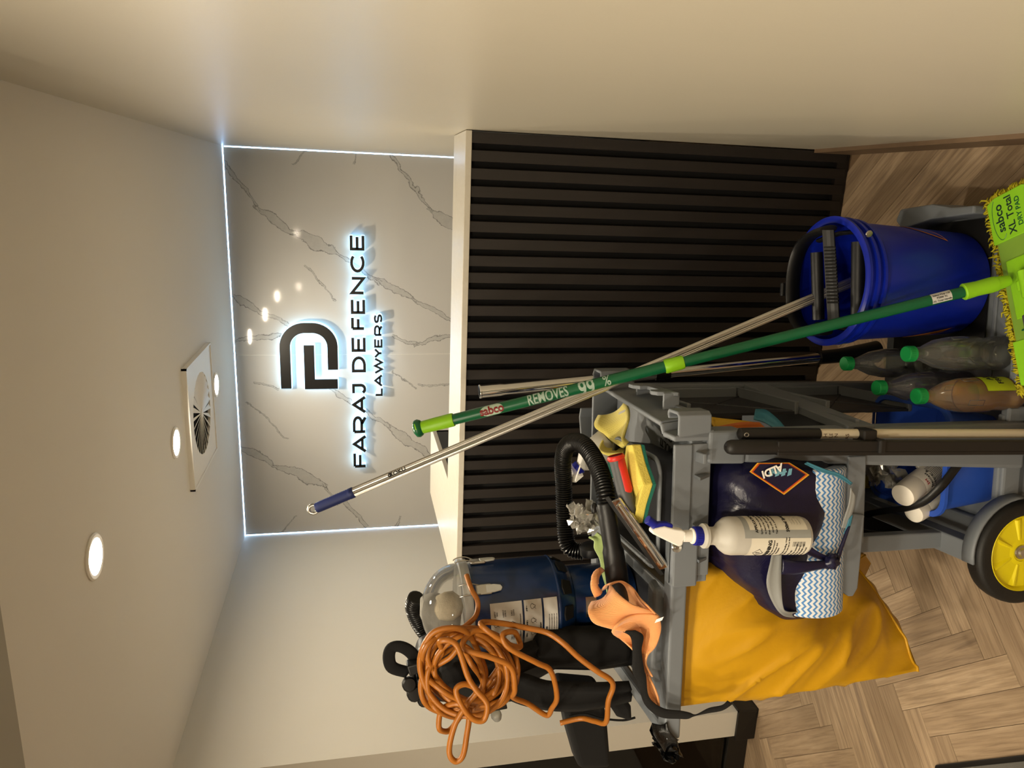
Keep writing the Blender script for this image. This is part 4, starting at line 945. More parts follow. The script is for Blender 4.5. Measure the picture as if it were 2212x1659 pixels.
# ------------------------------------------------------------------ window squeegee with red and grey handle
M['red'] = simple('red_rubber', '#C92A1C', .42, namp=.05); M['gripgrey'] = simple('grip_grey', '#4A4B4D', .5, namp=.06)
sq = cthing('squeegee', 'chrome window squeegee with a red and grey handle lying in the tray', 'squeegee', -.25, .1, 1.04)
h0, h1 = cp(1330, 986, .075), cp(1364, 1120, .055)
hd = (h1-h0).normalized()
ctube([h0, h0+hd*.004, h0+hd*.02, h0.lerp(h1, .55), h0.lerp(h1, .8), h1], [.0185, .0175, .0168, .0175, .0155, .011], 20).build('handle', M['gripgrey'], sq, smooth=True)
ctube([h0-hd*.003, h0+hd*.003, h0+hd*.008], [.0175, .0208, .0175], 20, cap=False).build('handle_ring', M['red'], sq, smooth=True)
side = V(-.1, -.8, -.6)
ctube([h0+hd*.004+side*.005, h0+hd*.03+side*.005, h0+hd*.075+side*.006, h0+hd*.098+side*.006], [.0145, .0145, .0145, .004], 14).build('grip_inlay', M['red'], sq, smooth=True)
c0, c1_ = cp(1330, 1078, .055), cp(1436, 1228, .02); cdv = (c1_-c0).normalized(); upv = V(.0, -.55, .83); upv = (upv-cdv*upv.dot(cdv)).normalized(); nv = cdv.cross(upv)
L2 = (c1_-c0).length/2; cm = c0.lerp(c1_, .5)
MB(CM).obox(cm, cdv*L2, upv*.004, nv*.013).build('channel', M['chrome'], sq, bevel=.0035, segs=3)
MB(CM).obox(cm+upv*.008-nv*.003, cdv*L2*.9, upv*.0045, nv*.006).build('clamp_bar', M['chrome'], sq, bevel=.004, segs=3)
MB(CM).obox(cm+nv*.017, cdv*(L2+.012), upv*.0012, nv*.006).build('rubber_blade', M['blackm'], sq)
t0, t1 = h1-hd*.03, cm-cdv*L2*.30; ctube([t0, t1], [.008, .010], 10).build('neck', M['chrome'], sq, smooth=40)

# ------------------------------------------------------------------ crumpled clear bag in the tray
M['film'] = clear('clear_film', (.95, .94, .91), .10, .20, 1.6, (.95, .93, .88))
def crumple(name, label, ctr, rad, seed, par=None, flat=(1, 1, 1), mat='film', amp=.85, sub=3):
    t = cthing(name, label, 'plastic bag', ctr.x, ctr.y, ctr.z-rad*flat[2]*.8)
    rn_ = random.Random(int(seed*10)); mb = C()
    for k_ in range(3):
        u_ = Vector((rn_.uniform(-1, 1), rn_.uniform(-1, 1), rn_.uniform(-1, 1))).normalized(); w_ = u_.orthogonal().normalized(); n_ = u_.cross(w_); rows = []
        for i in range(10):
            row = []
            for j in range(10):
                s_, t_ = i/4.5-1, j/4.5-1; p_ = u_*s_*.95+w_*t_*.95; o_ = V(seed+k_*3, k_*1.7, 0)
                h = amp*(1-2.2*abs(noise.noise(p_*2.0+o_)))+amp*.6*noise.noise(p_*4.5+o_)
                p_ = p_+n_*h*.8+Vector(noise.noise_vector(p_*3+o_))*.35; row.append(ctr+V(p_.x*flat[0], p_.y*flat[1], p_.z*flat[2])*rad*.82)
            rows.append(row)
        mb.grid(rows)
    mb.build('film', M[mat], t, solid=.0006 if mat != 'white' else .001); return t
crumple('clear_plastic_bag', 'crumpled clear plastic bag beneath the curve of the black hose', cp(1262, 1112, .20), .042, 3.3, flat=(1.05, .8, .95))
# translucent spray bottle lying behind the hose
M['frost'] = simple('frosted_plastic', '#D3CFC6', .42, namp=.02, trans=.25)
M['bluep'] = simple('blue_plastic', '#141C86', .38, namp=.05)
def bottle_lathe(p0, p1, prof, n=28): # prof: (radius, fraction along)
    T = CM @ axisframe(p0, p1); L = (p1-p0).length
    return MB(T).lathe([(r, f*L) for r, f in prof], n=n)
sb2 = cthing('spray_bottle', 'translucent spray bottle lying in the tray behind the black hose', 'spray bottle', -.15, .3, 1.0, 'trigger spray bottles')
p0, p1 = cp(1318, 952, .38), cp(1245, 1015, .40)
bottle_lathe(p0, p1, [(.0, 0), (.036, .0), (.04, .05), (.041, .5), (.038, .62), (.022, .80), (.016, .86), (.016, .90)]).build('bottle', M['frost'], sb2, smooth=40)
bottle_lathe(p0, p1, [(.018, .88), (.019, .90), (.019, .99), (.017, 1.0), (0, 1.0)]).build('collar', M['bluep'], sb2, smooth=40)
e = (p1-p0).normalized(); q = p1+e*.012
MB(CM).obox(q, e*.014, V(.012, .02, .0), V(0, .008, .012)).build('trigger_head', M['white'], sb2, bevel=.003)
MB(CM).obox(cp(1248, 1022, .33), V(.003, 0, .0), V(0, .004, 0), V(-.018, 0, .006)).build('trigger', M['white'], sb2, bevel=.002)
# ================================================================== poles, buckets, bottles
M['dgreen'] = simple('dark_green_pole', '#0E5A36', .3, namp=.06); M['lime'] = simple('lime_plastic', '#8CC81E', .42, namp=.05); M['lime2'] = simple('lime_bright', '#8FD024', .5, namp=.04)
M['grip'] = simple('blue_grip', '#16245C', .5, namp=.06)
def polerib(p0, p1, r, n=16, amp=.0009):
    T = CM @ axisframe(p0, p1); L = (p1-p0).length; vs = []; fs = []
    for z in (0, L):
        for i in range(n*2):
            a = PI*i/n; rr = r+(amp if i % 2 else -amp); vs.append((rr*math.cos(a), rr*math.sin(a), z))
    m_ = 2*n; fs = [(i, (i+1) % m_, m_+(i+1) % m_, m_+i) for i in range(m_)]+[tuple(reversed(range(m_))), tuple(range(m_, 2*m_))]
    return MB(T).add(vs, fs)
def ptext(name, s, mat, par, p0, p1, x, size, r, bold=0, xs=1, off=0.0, down=True, spacing=1.0):
    """print on a pole from p0 (top) to p1, centred at photo column x, reading down the pole, wrapped about it"""
    o = along(p0, p1, x); d = (CMR @ (p1-p0)).normalized(); w = c2w(o); tc = (CAM-w); tc = (tc-d*tc.dot(d)).normalized()
    y = tc.cross(d); a = off; tc2 = tc*math.cos(a)+y*math.sin(a)
    Mx = frame(w+tc2*(r+.0004), d, tc2.cross(d)); return text(name, s, mat, par, Mx, size, R=('x', r), bold=bold, xs=xs, spacing=spacing)

# ------------------------------------------------------------------ round blue mop bucket with wringer
M['bblue'] = simple('bucket_blue', '#0B2094', .34, namp=.05); M['decal'] = simple('orange_decal', '#CC7A2A', .4, namp=.05)
BA, BB = .298, .262
bk = cthing('mop_bucket', 'round dark blue mop bucket with a black wringer on the trolley platform', 'bucket', BA, BB, .134)
BT = CM @ Matrix.Translation((BA, BB, 0))
MB(BT).lathe([(0, .136), (.128, .136), (.134, .142), (.152, .452), (.160, .455), (.160, .462), (.153, .464), (.154, .474), (.163, .477), (.163, .484), (.155, .486), (.156, .496), (.164, .499), (.165, .507), (.158, .510), (.148, .508), (.146, .49), (.128, .155), (0, .150)], n=64).build('body', M['bblue'], bk, smooth=35)
def bdec(an0, an1, zf, name, mat, dr=.0012):
    rows = []
    for j in range(5):
        r_ = []
        for i in range(15):
            t = i/14; an = math.radians(an0+(an1-an0)*t); z = zf(t, j/4); R = .134+(.152-.134)*(z-.142)/.31+dr; r_.append((R*math.cos(an), R*math.sin(an), z))
        rows.append(r_)
    return MB(BT).grid(rows).build(name, mat, bk, smooth=True)
bdec(-180, -146, lambda t, s: .30+(.19-.30)*t+(s-.5)*.05*math.sin(PI*t), 'decal', M['decal'])
bdec(-177, -150, lambda t, s: .295+(.195-.295)*t+(s-.5)*.016*math.sin(PI*t), 'decal', M['ink'], .0018)
bdec(-44, -4, lambda t, s: .24+.09*t+(s-.5)*.045*math.sin(PI*t), 'decal', M['decal'])
bdec(-41, -7, lambda t, s: .245+.08*t+(s-.5)*.033*math.sin(PI*t), 'decal', M['bblue'], .0018)
for y in ((1877, 505),):
    q = cp(*y, BB-.13); MB(CM).lathe([(0, .004), (.008, .003), (.009, 0), (0, 0)], (q.x, q.y, q.z), Matrix.Rotation(PI/2, 3, 'X') @ Matrix.Rotation(-.5, 3, 'Y'), n=14).build('rivet', M['steel'], bk, smooth=40)
pa = cat([cp(1782, 716, BB-.02), cp(1745, 716, BB+.05), cp(1720, 690, BB+.09), cp(1712, 640, BB+.10), cp(1716, 580, BB+.10), cp(1730, 535, BB+.08), cp(1755, 508, BB+.03), cp(1790, 495, BB-.04)], 6)
ctube(pa, .019, 10, squash=(1.3, .55), up=(0, 0, 1)).build('wringer_frame', M['black'], bk, smooth=50)
pa = cat([cp(1855, 500, BB-.07), cp(1812, 505, BB-.03), cp(1770, 520, BB+.03)], 5); ctube(pa, .010, 8, squash=(1.3, .6)).build('wringer_frame', M['black'], bk, smooth=50)
pa = cat([cp(1850, 715, BB-.07), cp(1812, 708, BB-.03), cp(1765, 700, BB+.03)], 5); ctube(pa, .010, 8, squash=(1.3, .6)).build('wringer_frame', M['black'], bk, smooth=50)
g0, g1 = cp(1786, 500, BB-.045), cp(1800, 700, BB-.045)
ribbon(C(), [(cp(1776+(y-497)*.06, y, BB-.05), cp(1802+(y-497)*.06, y, BB-.07)) for y in (497, 520, 560, 600, 640, 680, 702)], 3, 3, -.002).build('wringer_handle', M['black'], bk, solid=.007)
for i in range(17):
    y = 535+i*7.4; x = 1778+(y-497)*.06; ctube([cp(x, y, BB-.054), cp(x+25, y, BB-.074)], .0026, 6).build('grip_rib', M['black'], bk)
ctube([cp(1764, 545, BB+.04), cp(1768, 690, BB+.04)], .0155, 16).build('roller', M['black'], bk, smooth=40)
ctube([cp(1855, 522, BB-.05), cp(1853, 690, BB-.05)], .0175, 16).build('roller', M['black'], bk, smooth=40)
q = cp(1697, 625, BB+.11); MB(CM).obox(q, V(.018, 0, 0), V(0, .006, 0), V(0, 0, .014)).build('release_tab', M['black'], bk, bevel=.003)

# ------------------------------------------------------------------ aluminium mop pole with blue grip
am = cthing('mop_pole', 'ribbed aluminium mop pole with a dark blue grip leaning out of the bucket', 'mop', .298, .30, .16)
a0, a1 = cp(1905, 582, .27), cp(672, 1102, .60)
a0 = along(a0, a1, 1850)-(a1-a0).normalized()*.17
polerib(a0, along(a0, a1, 757), .0125).build('pole', M['alu'], am, smooth=25)
gA, gB = along(a0, a1, 765), along(a0, a1, 684); gd_ = (gB-gA).normalized()
T = CM @ axisframe(gA, gB, side=(.0, -1, 0)); L = (gB-gA).length
pr = [(.0137, 0), (.0152, .002)]
for i in range(16): f = .015+i*(L-.02)/16; pr += [(.0153, f), (.0143, f+.0022)]
pr += [(.0150, L-.004), (.0135, L+.001), (0, L+.002)]
MB(T).lathe(pr, n=24).build('grip', M['grip'], am, smooth=50)
mb = MB(T); lp = [(.0, .012*math.cos(t), L+.010+.013*math.sin(t)) for t in [2*PI*i/20 for i in range(20)]]; mb.tube([(q[0], q[1], q[2]) for q in lp], .0052, 10, closed=True); mb.build('hanging_eye', M['steel'], am, smooth=True)
s1 = along(a0, a1, 1838); ctube([s1, s1-(a1-a0).normalized()*.10], [.0145, .016], 16).build('socket', M['bblue'], am, smooth=40)
text_o = ptext('print', 'KOKU', M['ink'], am, a1, a0, 862, .017, .0131, .0003, 1.0, off=.35)
q = along(a1, a0, 846); d = (CMR @ (a0-a1)).normalized(); w = c2w(q); tc = (CAM-w); tc = (tc-d*tc.dot(d)).normalized(); y_ = tc.cross(d); tc = tc*math.cos(.35)+y_*math.sin(.35)
mb = MB(frame(w+tc*.0134, d, tc.cross(d)))
for i in range(6): mb.lathe([(0, 0), (.0022, 0), (.0022, .0004), (0, .0004)], (.0045*math.cos(i*PI/3), .0045*math.sin(i*PI/3), 0), n=8)
mb.build('print', M['ink'], am)

# ------------------------------------------------------------------ green flat mop
gm = cthing('flat_mop', 'flat mop with a green pole and a lime head edged in yellow fringe', 'mop', .28, .02, .165)
HZ = .190
kR, kL = cz(2125, 438, HZ), cz(2203, 850, HZ)          # back corners of the pad
hx = (kR-kL).normalized(); hy = V(hx.y, -hx.x, 0)         # hy towards the camera
HM = CM @ frame((kR+kL)/2+hy*.075, hx, V(-hy.x, -hy.y, 0)); HL, HW = (kR-kL).length/2, .075
M['pile'] = simple('yellow_pile', '#B5AA1C', .95, nscale=200, namp=.35)
MB(HM).box(-HL+.012, HL-.012, -HW+.012, HW-.012, -.022, .002).build('pad', M['pile'], gm, bevel=.008)
rn = random.Random(5); mb = MB(HM)
def tuft(x, y, dx, dy):
    L = rn.uniform(.016, .026); d = V(dx+rn.uniform(-.5, .5), dy+rn.uniform(-.5, .5), rn.uniform(-.5, .15)).normalized(); p0 = V(x, y, rn.uniform(-.018, .004))
    sd = d.cross(V(0, 0, 1)).normalized()*rn.uniform(-.006, .006); mb.tube([p0, p0+d*L*.55+sd+V(0, 0, .003), p0+d*L+V(0, 0, -.003)], [.0022, .0020, .0014], 5)
for i in range(950):
    e_ = rn.random()
    if e_ < .42: tuft(rn.uniform(-HL, HL), HW-.013, 0, 1)
    elif e_ < .62: tuft(rn.uniform(-HL, HL), -HW+.013, 0, -1)
    elif e_ < .81: tuft(HL-.013, rn.uniform(-HW, HW), 1, 0)
    else: tuft(-HL+.013, rn.uniform(-HW, HW), -1, 0)
mb.build('fringe', M['pile'], gm, smooth=True, kind='stuff')
MB(HM).box(-HL*.93, HL*.93, -HW*.72, HW*.72, .002, .007).build('plate', simple('lime_plate', '#7FA53A', .5, nscale=14, namp=.12), gm, bevel=.004)
fl_ = MB(HM).prism([(HL*.50, -HW*.80), (HL*.93, -HW*.80), (HL*.97, -HW*.5), (HL*.97, HW*.5), (HL*.93, HW*.80), (HL*.50, HW*.80)], lambda x, y: (x, y, .006), lambda x, y: (x, y, .0105)); fl_.build('pocket', M['lime2'], gm, bevel=.003)
MB(HM).prism([(-HL*.50, -HW*.80), (-HL*.93, -HW*.80), (-HL*.97, -HW*.5), (-HL*.97, HW*.5), (-HL*.93, HW*.80), (-HL*.50, HW*.80)], lambda x, y: (x, y, .006), lambda x, y: (x, y, .0105)).build('pocket', M['lime2'], gm, bevel=.003)
MB(HM).box(-HL*.30, HL*.30, -HW*.45, HW*.5, .006, .012).build('clamp_plate', M['lime'], gm, bevel=.004)
MB(HM).box(-HL*.47, -HL*.27, -HW*.35, HW*.30, .006, .013).build('release_pad', M['gripgrey'], gm, bevel=.004)
txo = [('sabco', .030, HL*.74, HW*.40, .0005), ('XL Total', .026, HL*.735, HW*.02, .0004), ('DRY PAD', .017, HL*.735, -HW*.28, .0003)]
for s_, sz, x, y, bo in txo: text('print', s_, M['dgreen'] if s_ == 'DRY PAD' else simple('dark_green_ink', '#12302A', .6), gm, HM @ Matrix.Translation((x, y, .0108)), sz, bold=bo)
mb = MB(HM); mb.tube([(HL*.74+.052*math.cos(t), HW*.42+.018*math.sin(t), .0108) for t in [2*PI*i/28 for i in range(28)][2:18]], .0008, 4); mb.build('print', M['dgreen'], gm)
text('print', 'XL Total', M['dgreen'], gm, HM @ Matrix.Translation((-HL*.60, HW*.25, .0112)), .026, bold=.0006)
jt = HM @ V(.0, -HW*.10, .024); jc = CM.inverted() @ jt
MB(HM).obox((0, -HW*.15, .018), (.013, 0, 0), (0, .020, 0), (0, 0, .010)).build('swivel_base', M['lime'], gm, bevel=.005, segs=3)
MB(HM).tube([(-.032, -HW*.15, .022), (.032, -HW*.15, .022)], .011, 16).build('swivel_pin', M['lime'], gm, smooth=40, bevel=.002)
g1_ = cp(893, 928, .42); g0_ = cz(2180, 606, .222)
def gp(x): return along(g0_, g1_, x)
ctube([gp(2190), gp(2165), gp(2150)], [.012, .015, .0165], 18).build('joint', M['lime'], gm, smooth=40)
ctube([gp(2152), gp(2140), gp(2110), gp(2082), gp(2080)], [.0175, .0185, .0175, .0195, .0175], 22).build('socket', M['lime'], gm, smooth=40)
q = gp(2170); 
ctube([gp(2085), gp(1450)], .0132, 24).build('pole', M['dgreen'], gm, smooth=40)
ctube([gp(1455), gp(975)], .0142, 24).build('pole', M['dgreen'], gm, smooth=40)
ctube([gp(1477), gp(1474), gp(1440), gp(1436)], [.0155, .0172, .0178, .0165], 24).build('twist_collar', M['lime'], gm, smooth=40)
ctube([gp(980), gp(977), gp(940), gp(912), gp(908)], [.0165, .0175, .0172, .0162, .0150], 24).build('grip', M['lime'], gm, smooth=40)
e0, e1 = gp(914), gp(880); T = CM @ axisframe(e0, e1); L = (e1-e0).length
MB(T).lathe([(.014, 0), (.020, L*.18), (.0235, L*.45), (.022, L*.72), (.013, L*.95), (0, L)], n=28).build('end_knob', M['dgreen'], gm, smooth=True)
MB(T).tube(cat([V(.0, -.0225, L*.50), V(.012, -.018, L*.55), V(.02, -.002, L*.62), V(.018, .010, L*.72)], 4), .0022, 6).build('knob_inlay', M['lime'], gm, smooth=True)
M['pwhite'] = simple('pole_print', '#9FB3A6', .4, namp=.03)
ptext('print', 'REMOVES', M['pwhite'], gm, g1_, g0_, 1184, .042, .0144, .0008, .58)
ptext('print', '99', M['pwhite'], gm, g1_, g0_, 1267, .074, .0144, .0014, .56, off=-.55)
ptext('print', '%', M['pwhite'], gm, g1_, g0_, 1311, .042, .0144, .0004, .68, off=.1)
pw = along(g1_, g0_, 1064); d = (CMR @ (g0_-g1_)).normalized(); w = c2w(pw); tc = (CAM-w); tc = (tc-d*tc.dot(d)).normalized()
Mx = frame(w+tc*.0145, d, tc.cross(d)); mb = MB(Mx); rows = []
for j in range(9):
    an = math.radians(-62+124*j/8); hw = .030*math.cos(math.radians(-75+150*j/8))**.5; rows.append([(x, math.sin(an)*.0146, (math.cos(an)-1)*.0146) for x in (-hw, 0, hw)])
mb.grid(rows).build('print', simple('logo_white', '#AFC3B0', .45), gm, smooth=True)
ptext('print', 'sabco', simple('logo_red', '#7A1512', .5), gm, g1_, g0_, 1064, .030, .0149, .0010, .9)
rows = []; pw = along(g1_, g0_, 2030); w = c2w(pw); tc = (CAM-w); tc = (tc-d*tc.dot(d)).normalized(); Mx = frame(w+tc*.0134, d, tc.cross(d))
mb = MB(Mx)
for j in range(7):
    an = math.radians(-50+120*j/6); rows.append([(x, math.sin(an)*.0135, (math.cos(an)-1)*.0135) for x in (-.022, .022)])
mb.grid(rows).build('sticker', M['paper'], gm, smooth=True)
for i, s_ in enumerate(('Sabco Mop 120', 'P2000 XL', 'XL Total Handle')): ptext('print', s_, M['ink'], gm, g1_, g0_, 2030, .0062, .0138, 0, 1, off=.55-.5*i)

# ------------------------------------------------------------------ chrome vacuum wand
wn_ = cthing('vacuum_wand', 'chrome vacuum wand standing on the trolley platform behind the green pole', 'vacuum wand', .08, .54, .134)
w0_, w1_ = cp(1775, 772, .535), cp(1036, 846, .575)
def wp(x): return along(w0_, w1_, x)
ctube([wp(1775), wp(1440)], .0150, 24).build('tube', M['chrome'], wn_, smooth=40)
ctube([wp(1450), wp(1090), wp(1080), wp(1038)], [.0165, .0165, .0185, .0188], 24, cap=False).build('tube', M['chrome'], wn_, smooth=40)
ctube([wp(1445), wp(1415)], .018, 20).build('joint_ring', M['blackm'], wn_, smooth=40)
T = CM @ axisframe(wp(1040), w1_); MB(T).lathe([(.0165, 0), (.0195, .0), (.0205, .003), (.0195, .006), (.0165, .006)], n=28, cap=False).build('end_ring', M['chrome'], wn_, smooth=40)
wb_ = w0_-(w1_-w0_).normalized()*.05
ctube([w0_+(w1_-w0_).normalized()*.01, w0_-(w1_-w0_).normalized()*.06, V(wb_.x+.01, .53, .165), V(wb_.x+.012, .53, .136)], [.021, .022, .030, .034], 18).build('floor_tool', M['black'], wn_, smooth=40)

# ------------------------------------------------------------------ four drink bottles with green caps
M['pet'] = clear('clear_bottle', (.95, .955, .94), .05, .11); M['capg'] = simple('green_cap', '#138A43', .42, namp=.04)
M['amber'] = clear('amber_liquid', (.86, .50, .12), .08, .5, 1.33, (.95, .50, .06)); M['water'] = clear('clear_liquid', (.90, .92, .88), .05, .0, 1.33); M['indigo'] = clear('blue_liquid', (.22, .24, .50), .08, .4, 1.33, (.05, .06, .26))
M['tape'] = simple('lime_tape', '#A8B81A', .6, namp=.05)
def pet(label, a, b, h, R, liq, lean=(0, 0), fill=.6, tape=None, words=None):
    t = cthing('drink_bottle', label, 'bottle', a, b, .128, 'bottles with green caps on the trolley platform')
    T = CM @ Matrix.Translation((a, b, .128)) @ Matrix.Rotation(lean[0], 4, 'Y') @ Matrix.Rotation(lean[1], 4, 'X')
    hb = h-.032; pf = [(R*.55, .004), (R*.86, 0), (R, .012), (R, hb*.12), (R*.93, hb*.16), (R*.93, hb*.30), (R, hb*.34), (R*1.0, hb*.56), (R*.97, hb*.64), (R*.80, hb*.80), (R*.50, hb*.92), (R*.36, hb*.965), (R*.40, hb*.97), (R*.40, hb*.985), (R*.34, hb*.99), (R*.34, h-.004)]
    MB(T).lathe(pf, n=36, cap=False).build('bottle', M['pet'], t, smooth=50)
    zf = hb*fill; lp = [(r*.955, z) for r, z in pf if z < zf]; r_end = lp[-1][0]; lp += [(r_end, zf), (0, zf)]; lp = [(0, .006)]+lp[1:]
    MB(T).lathe(lp, n=36).build('liquid', M[liq], t, smooth=50)
    cr = .0185; mb = MB(T); pr = [(cr*.98, h-.022), (cr*1.04, h-.021), (cr*1.04, h-.017), (cr, h-.016), (cr, h-.002), (cr*.93, h), (0, h)]; cpn = mb.lathe(pr, n=40).build('cap', M['capg'], t, smooth=40)
    for i in range(30):
        an = 2*PI*i/30; MB(T).obox((cr*math.cos(an), cr*math.sin(an), h-.009), (.0008*math.cos(an), .0008*math.sin(an), 0), (-.0006*math.sin(an), .0006*math.cos(an), 0), (0, 0, .0065)).build('knurl', M['capg'], cpn)
    for i in range(4):       # pressed diamonds round the shoulder
        an = 2*PI*i/4-1.9; rr_ = R*.99; q = []
        for s_, zz in ((-.16, .50), (-.16, .66), (.16, .66), (.16, .50)):
            z = hb*zz; rad = R*(1.0 if zz < .6 else .95)+.0004; q.append(V(rad*math.cos(an+s_), rad*math.sin(an+s_), z))
        MB(T).tube(q, .0009, 5, closed=True).build('embossing', M['pet'], t, smooth=True)
    if tape:
        rows = [[((R+.001)*math.cos(math.radians(an)), (R+.001)*math.sin(math.radians(an)), z) for an in range(tape[0], tape[1]+1, 8)] for z in (tape[2], tape[3])]
        MB(T).grid(rows).build('tape_label', M['tape'], t, smooth=True)
        if words:
            am_ = math.radians((tape[0]+tape[1])/2)
            for i, wd_ in enumerate(words):
                Tx = T @ Matrix.Rotation(am_, 4, 'Z') @ Matrix.Translation((R+.0016, 0, (tape[2]+tape[3])/2+.015-.022*i)) @ Matrix(((0, 0, 1, 0), (1, 0, 0, 0), (0, 1, 0, 0), (0, 0, 0, 1)))
                text('print', wd_, M['ink'], t, Tx, .020, R=R, bold=.0003)
    return t
c_ = cz(1812, 784, .405); pet('clear drink bottle behind the others with its green cap nearest the bucket', c_.x, c_.y-.02, .277, .040, 'water', fill=.5)
c_ = cz(1936, 766, .405); pet('clear drink bottle with colourless liquid between the bucket and the amber one', c_.x+.004, c_.y-.03, .277, .042, 'water', fill=.42, tape=(30, 70, .03, .12))
c_ = cz(1874, 838, .405); pet('drink bottle of dark blue liquid behind the amber one', c_.x+.004, c_.y-.03, .277, .040, 'indigo', fill=.52)
c_ = cz(1960, 860, .405); pet('drink bottle of amber liquid with a lime tape label', c_.x+.008, c_.y-.025, .277, .042, 'amber', fill=.56, tape=(-70, 50, .035, .115), words=('AIR', 'FRESH'))
bb3 = cthing('small_bottle', 'small black bottle standing on the trolley base behind the green caps', 'bottle', -.07, .36, .126)
q = cz(1910, 878, .128); T = CM @ Matrix.Translation((q.x, min(q.y, .5), .128)); bb3.matrix_world = T
MB(T).lathe([(0, 0), (.017, 0), (.018, .004), (.018, .062), (.012, .074), (.009, .078), (.009, .088), (0, .089)], n=20).build('body', M['black'], bb3, smooth=40)
MB(T).lathe([(.0, .086), (.0105, .086), (.011, .10), (0, .102)], n=16).build('cap', M['black'], bb3, smooth=40)

# ------------------------------------------------------------------ rectangular blue bucket with cans
M['lblue'] = simple('light_blue_plastic', '#2C52B4', .4, namp=.05)
rb_ = cthing('rectangular_bucket', 'rectangular blue bucket with a black handle on the trolley base', 'bucket', -.15, .17, .126)
mb = C(); tub(mb, (-.258, -.035, .080, .285, .03), (-.276, -.012, .066, .32, .04), .127, .290, .004); mb.build('body', M['lblue'], rb_, smooth=40)
mb = C(); o1, o2_ = rrect(-.287, -.002, .056, .330, .048), rrect(-.274, -.014, .068, .318, .038); n = len(o1)
mb.add([(x, y, .284) for x, y in o1]+[(x, y, .293) for x, y in o1]+[(x, y, .295) for x, y in o2_], [(i, (i+1) % n, n+(i+1) % n, n+i) for i in range(n)]+[(n+i, n+(i+1) % n, 2*n+(i+1) % n, 2*n+i) for i in range(n)])
mb.build('rim', M['lblue'], rb_, smooth=30)
hp_ = cat([cp(2082, 990, .045), cp(2068, 1006, .043), cp(2050, 1030, .043), cp(2030, 1054, .047), cp(1995, 1084, .075), cp(1955, 1098, .12), cp(1915, 1103, .18), cp(1885, 1108, .24), cp(1872, 1112, .28)], 5)
ctube(hp_, .0115, 10, squash=(1.0, .55), up=(0, 0, 1)).build('handle', M['black'], rb_, smooth=50)
q = cp(2080, 990, .05); MB(CM).lathe([(0, .006), (.016, .006), (.018, 0), (0, 0)], (q.x, q.y, q.z), Matrix.Rotation(PI/2, 3, 'X'), n=20).build('handle_pivot', M['black'], rb_, smooth=40)
M['canw'] = simple('can_white', '#D8D2C6', .35, namp=.02)
def can(label, p0, p1, R, words):
    t = cthing('aerosol_can', label, 'spray can', p0.x, p0.y, p0.z, 'white cans in the blue bucket')
    T = CM @ axisframe(p0, p1, side=(0, -1, .3)); L = (p1-p0).length
    MB(T).lathe([(0, 0), (R*.9, 0), (R, .006), (R, L*.78), (R*.96, L*.80), (0, L*.80)], n=32).build('can', M['canw'], t, smooth=40)
    MB(T).lathe([(R*.97, L*.80), (R*.98, L*.81), (R*.96, L*.93), (R*.90, L*.985), (R*.55, L), (0, L*.995)], n=32).build('cap', simple('cap_white', '#E4DED2', .4), t, smooth=50)
    z_ = L*.77
    for s_, sz, mt, dz in words:
        z_ -= dz; Tx = T @ Matrix.Rotation(math.radians(15), 4, 'Z') @ Matrix.Translation((R+.0004, 0, z_)) @ Matrix(((0, 0, 1, 0), (1, 0, 0, 0), (0, 1, 0, 0), (0, 0, 0, 1))); text('print', s_, mt, t, Tx, sz, R=R)
    return t
redi = simple('red_ink', '#B01C22', .5)
can('white aerosol can with printed label leaning in the blue bucket', cp(2075, 975, .20), cp(1948, 1072, .10), .031, [('3M', .013, redi, .006), ('Stainless', .012, M['ink'], .013), ('Cleaner &', .012, M['ink'], .012)]+[('Nettoyant et poli protecteur acier', .0045, M['ink'], .006)]*7)
can('white aerosol can tipped over the near left corner of the blue bucket', cp(2060, 1052, .17), cp(1972, 1110, .115), .027, [('D', .012, M['ink'], .045)])
crumple('clear_plastic_bag', 'clear plastic wrap stuffed in the far side of the blue bucket', cp(1925, 1030, .20), .050, 8.1, flat=(1.1, 1.1, .9), amp=.5)
crumple('plastic_wrap', 'thin clear film lying under the shelf rail behind the front post', cp(1890, 1010, .24), .040, 5.7, flat=(1.2, 1.0, .6), amp=.5)
o_ = crumple('paper_tissue', 'small crumpled white tissue beside the printed aerosol can', cp(1988, 1008, .15), .014, 2.2, flat=(1, .8, .7), mat='white', sub=3); o_['category'] = 'tissue'

# ------------------------------------------------------------------ navy shopping bag and wipes roll on the shelf
k = N('navy_bag'); P = k.obj(); ck = k.n('ShaderNodeTexChecker'); ck.inputs['Scale'].default_value = 420; k.l(P, ck.inputs[0]); nn = k.noise(18, P, 4, .6, .6)
k.l(k.mix(nn.outputs[0], hexc('#0C0C2C'), hexc('#171538')), k.b.inputs['Base Color']); k.b.inputs['Roughness'].default_value = .28
k.bump(k.math('ADD', k.math('MULTIPLY', ck.outputs[1], .12), nn.outputs[0]), .3, .01); M['navybag'] = k.m
sbag = cthing('shopping_bag', 'glossy navy shopping bag with a square logo wrapped round the wipes roll', 'bag', -.26, .12, .583)
sec = [(-.085, .76, .10, .14, .11), (-.12, .765, .165, .13, .15), (-.20, .775, .165, .125, .165), (-.28, .785, .155, .12, .165), (-.36, .775, .130, .12, .15), (-.43, .745, .085, .11, .13), (-.475, .715, .05, .10, .10)]
NA = 40; rows = []
S = cat([V(s[0], s[1], s[2]) for s in sec], 5); S2 = cat([V(s[0], s[3], s[4]) for s in sec], 5)
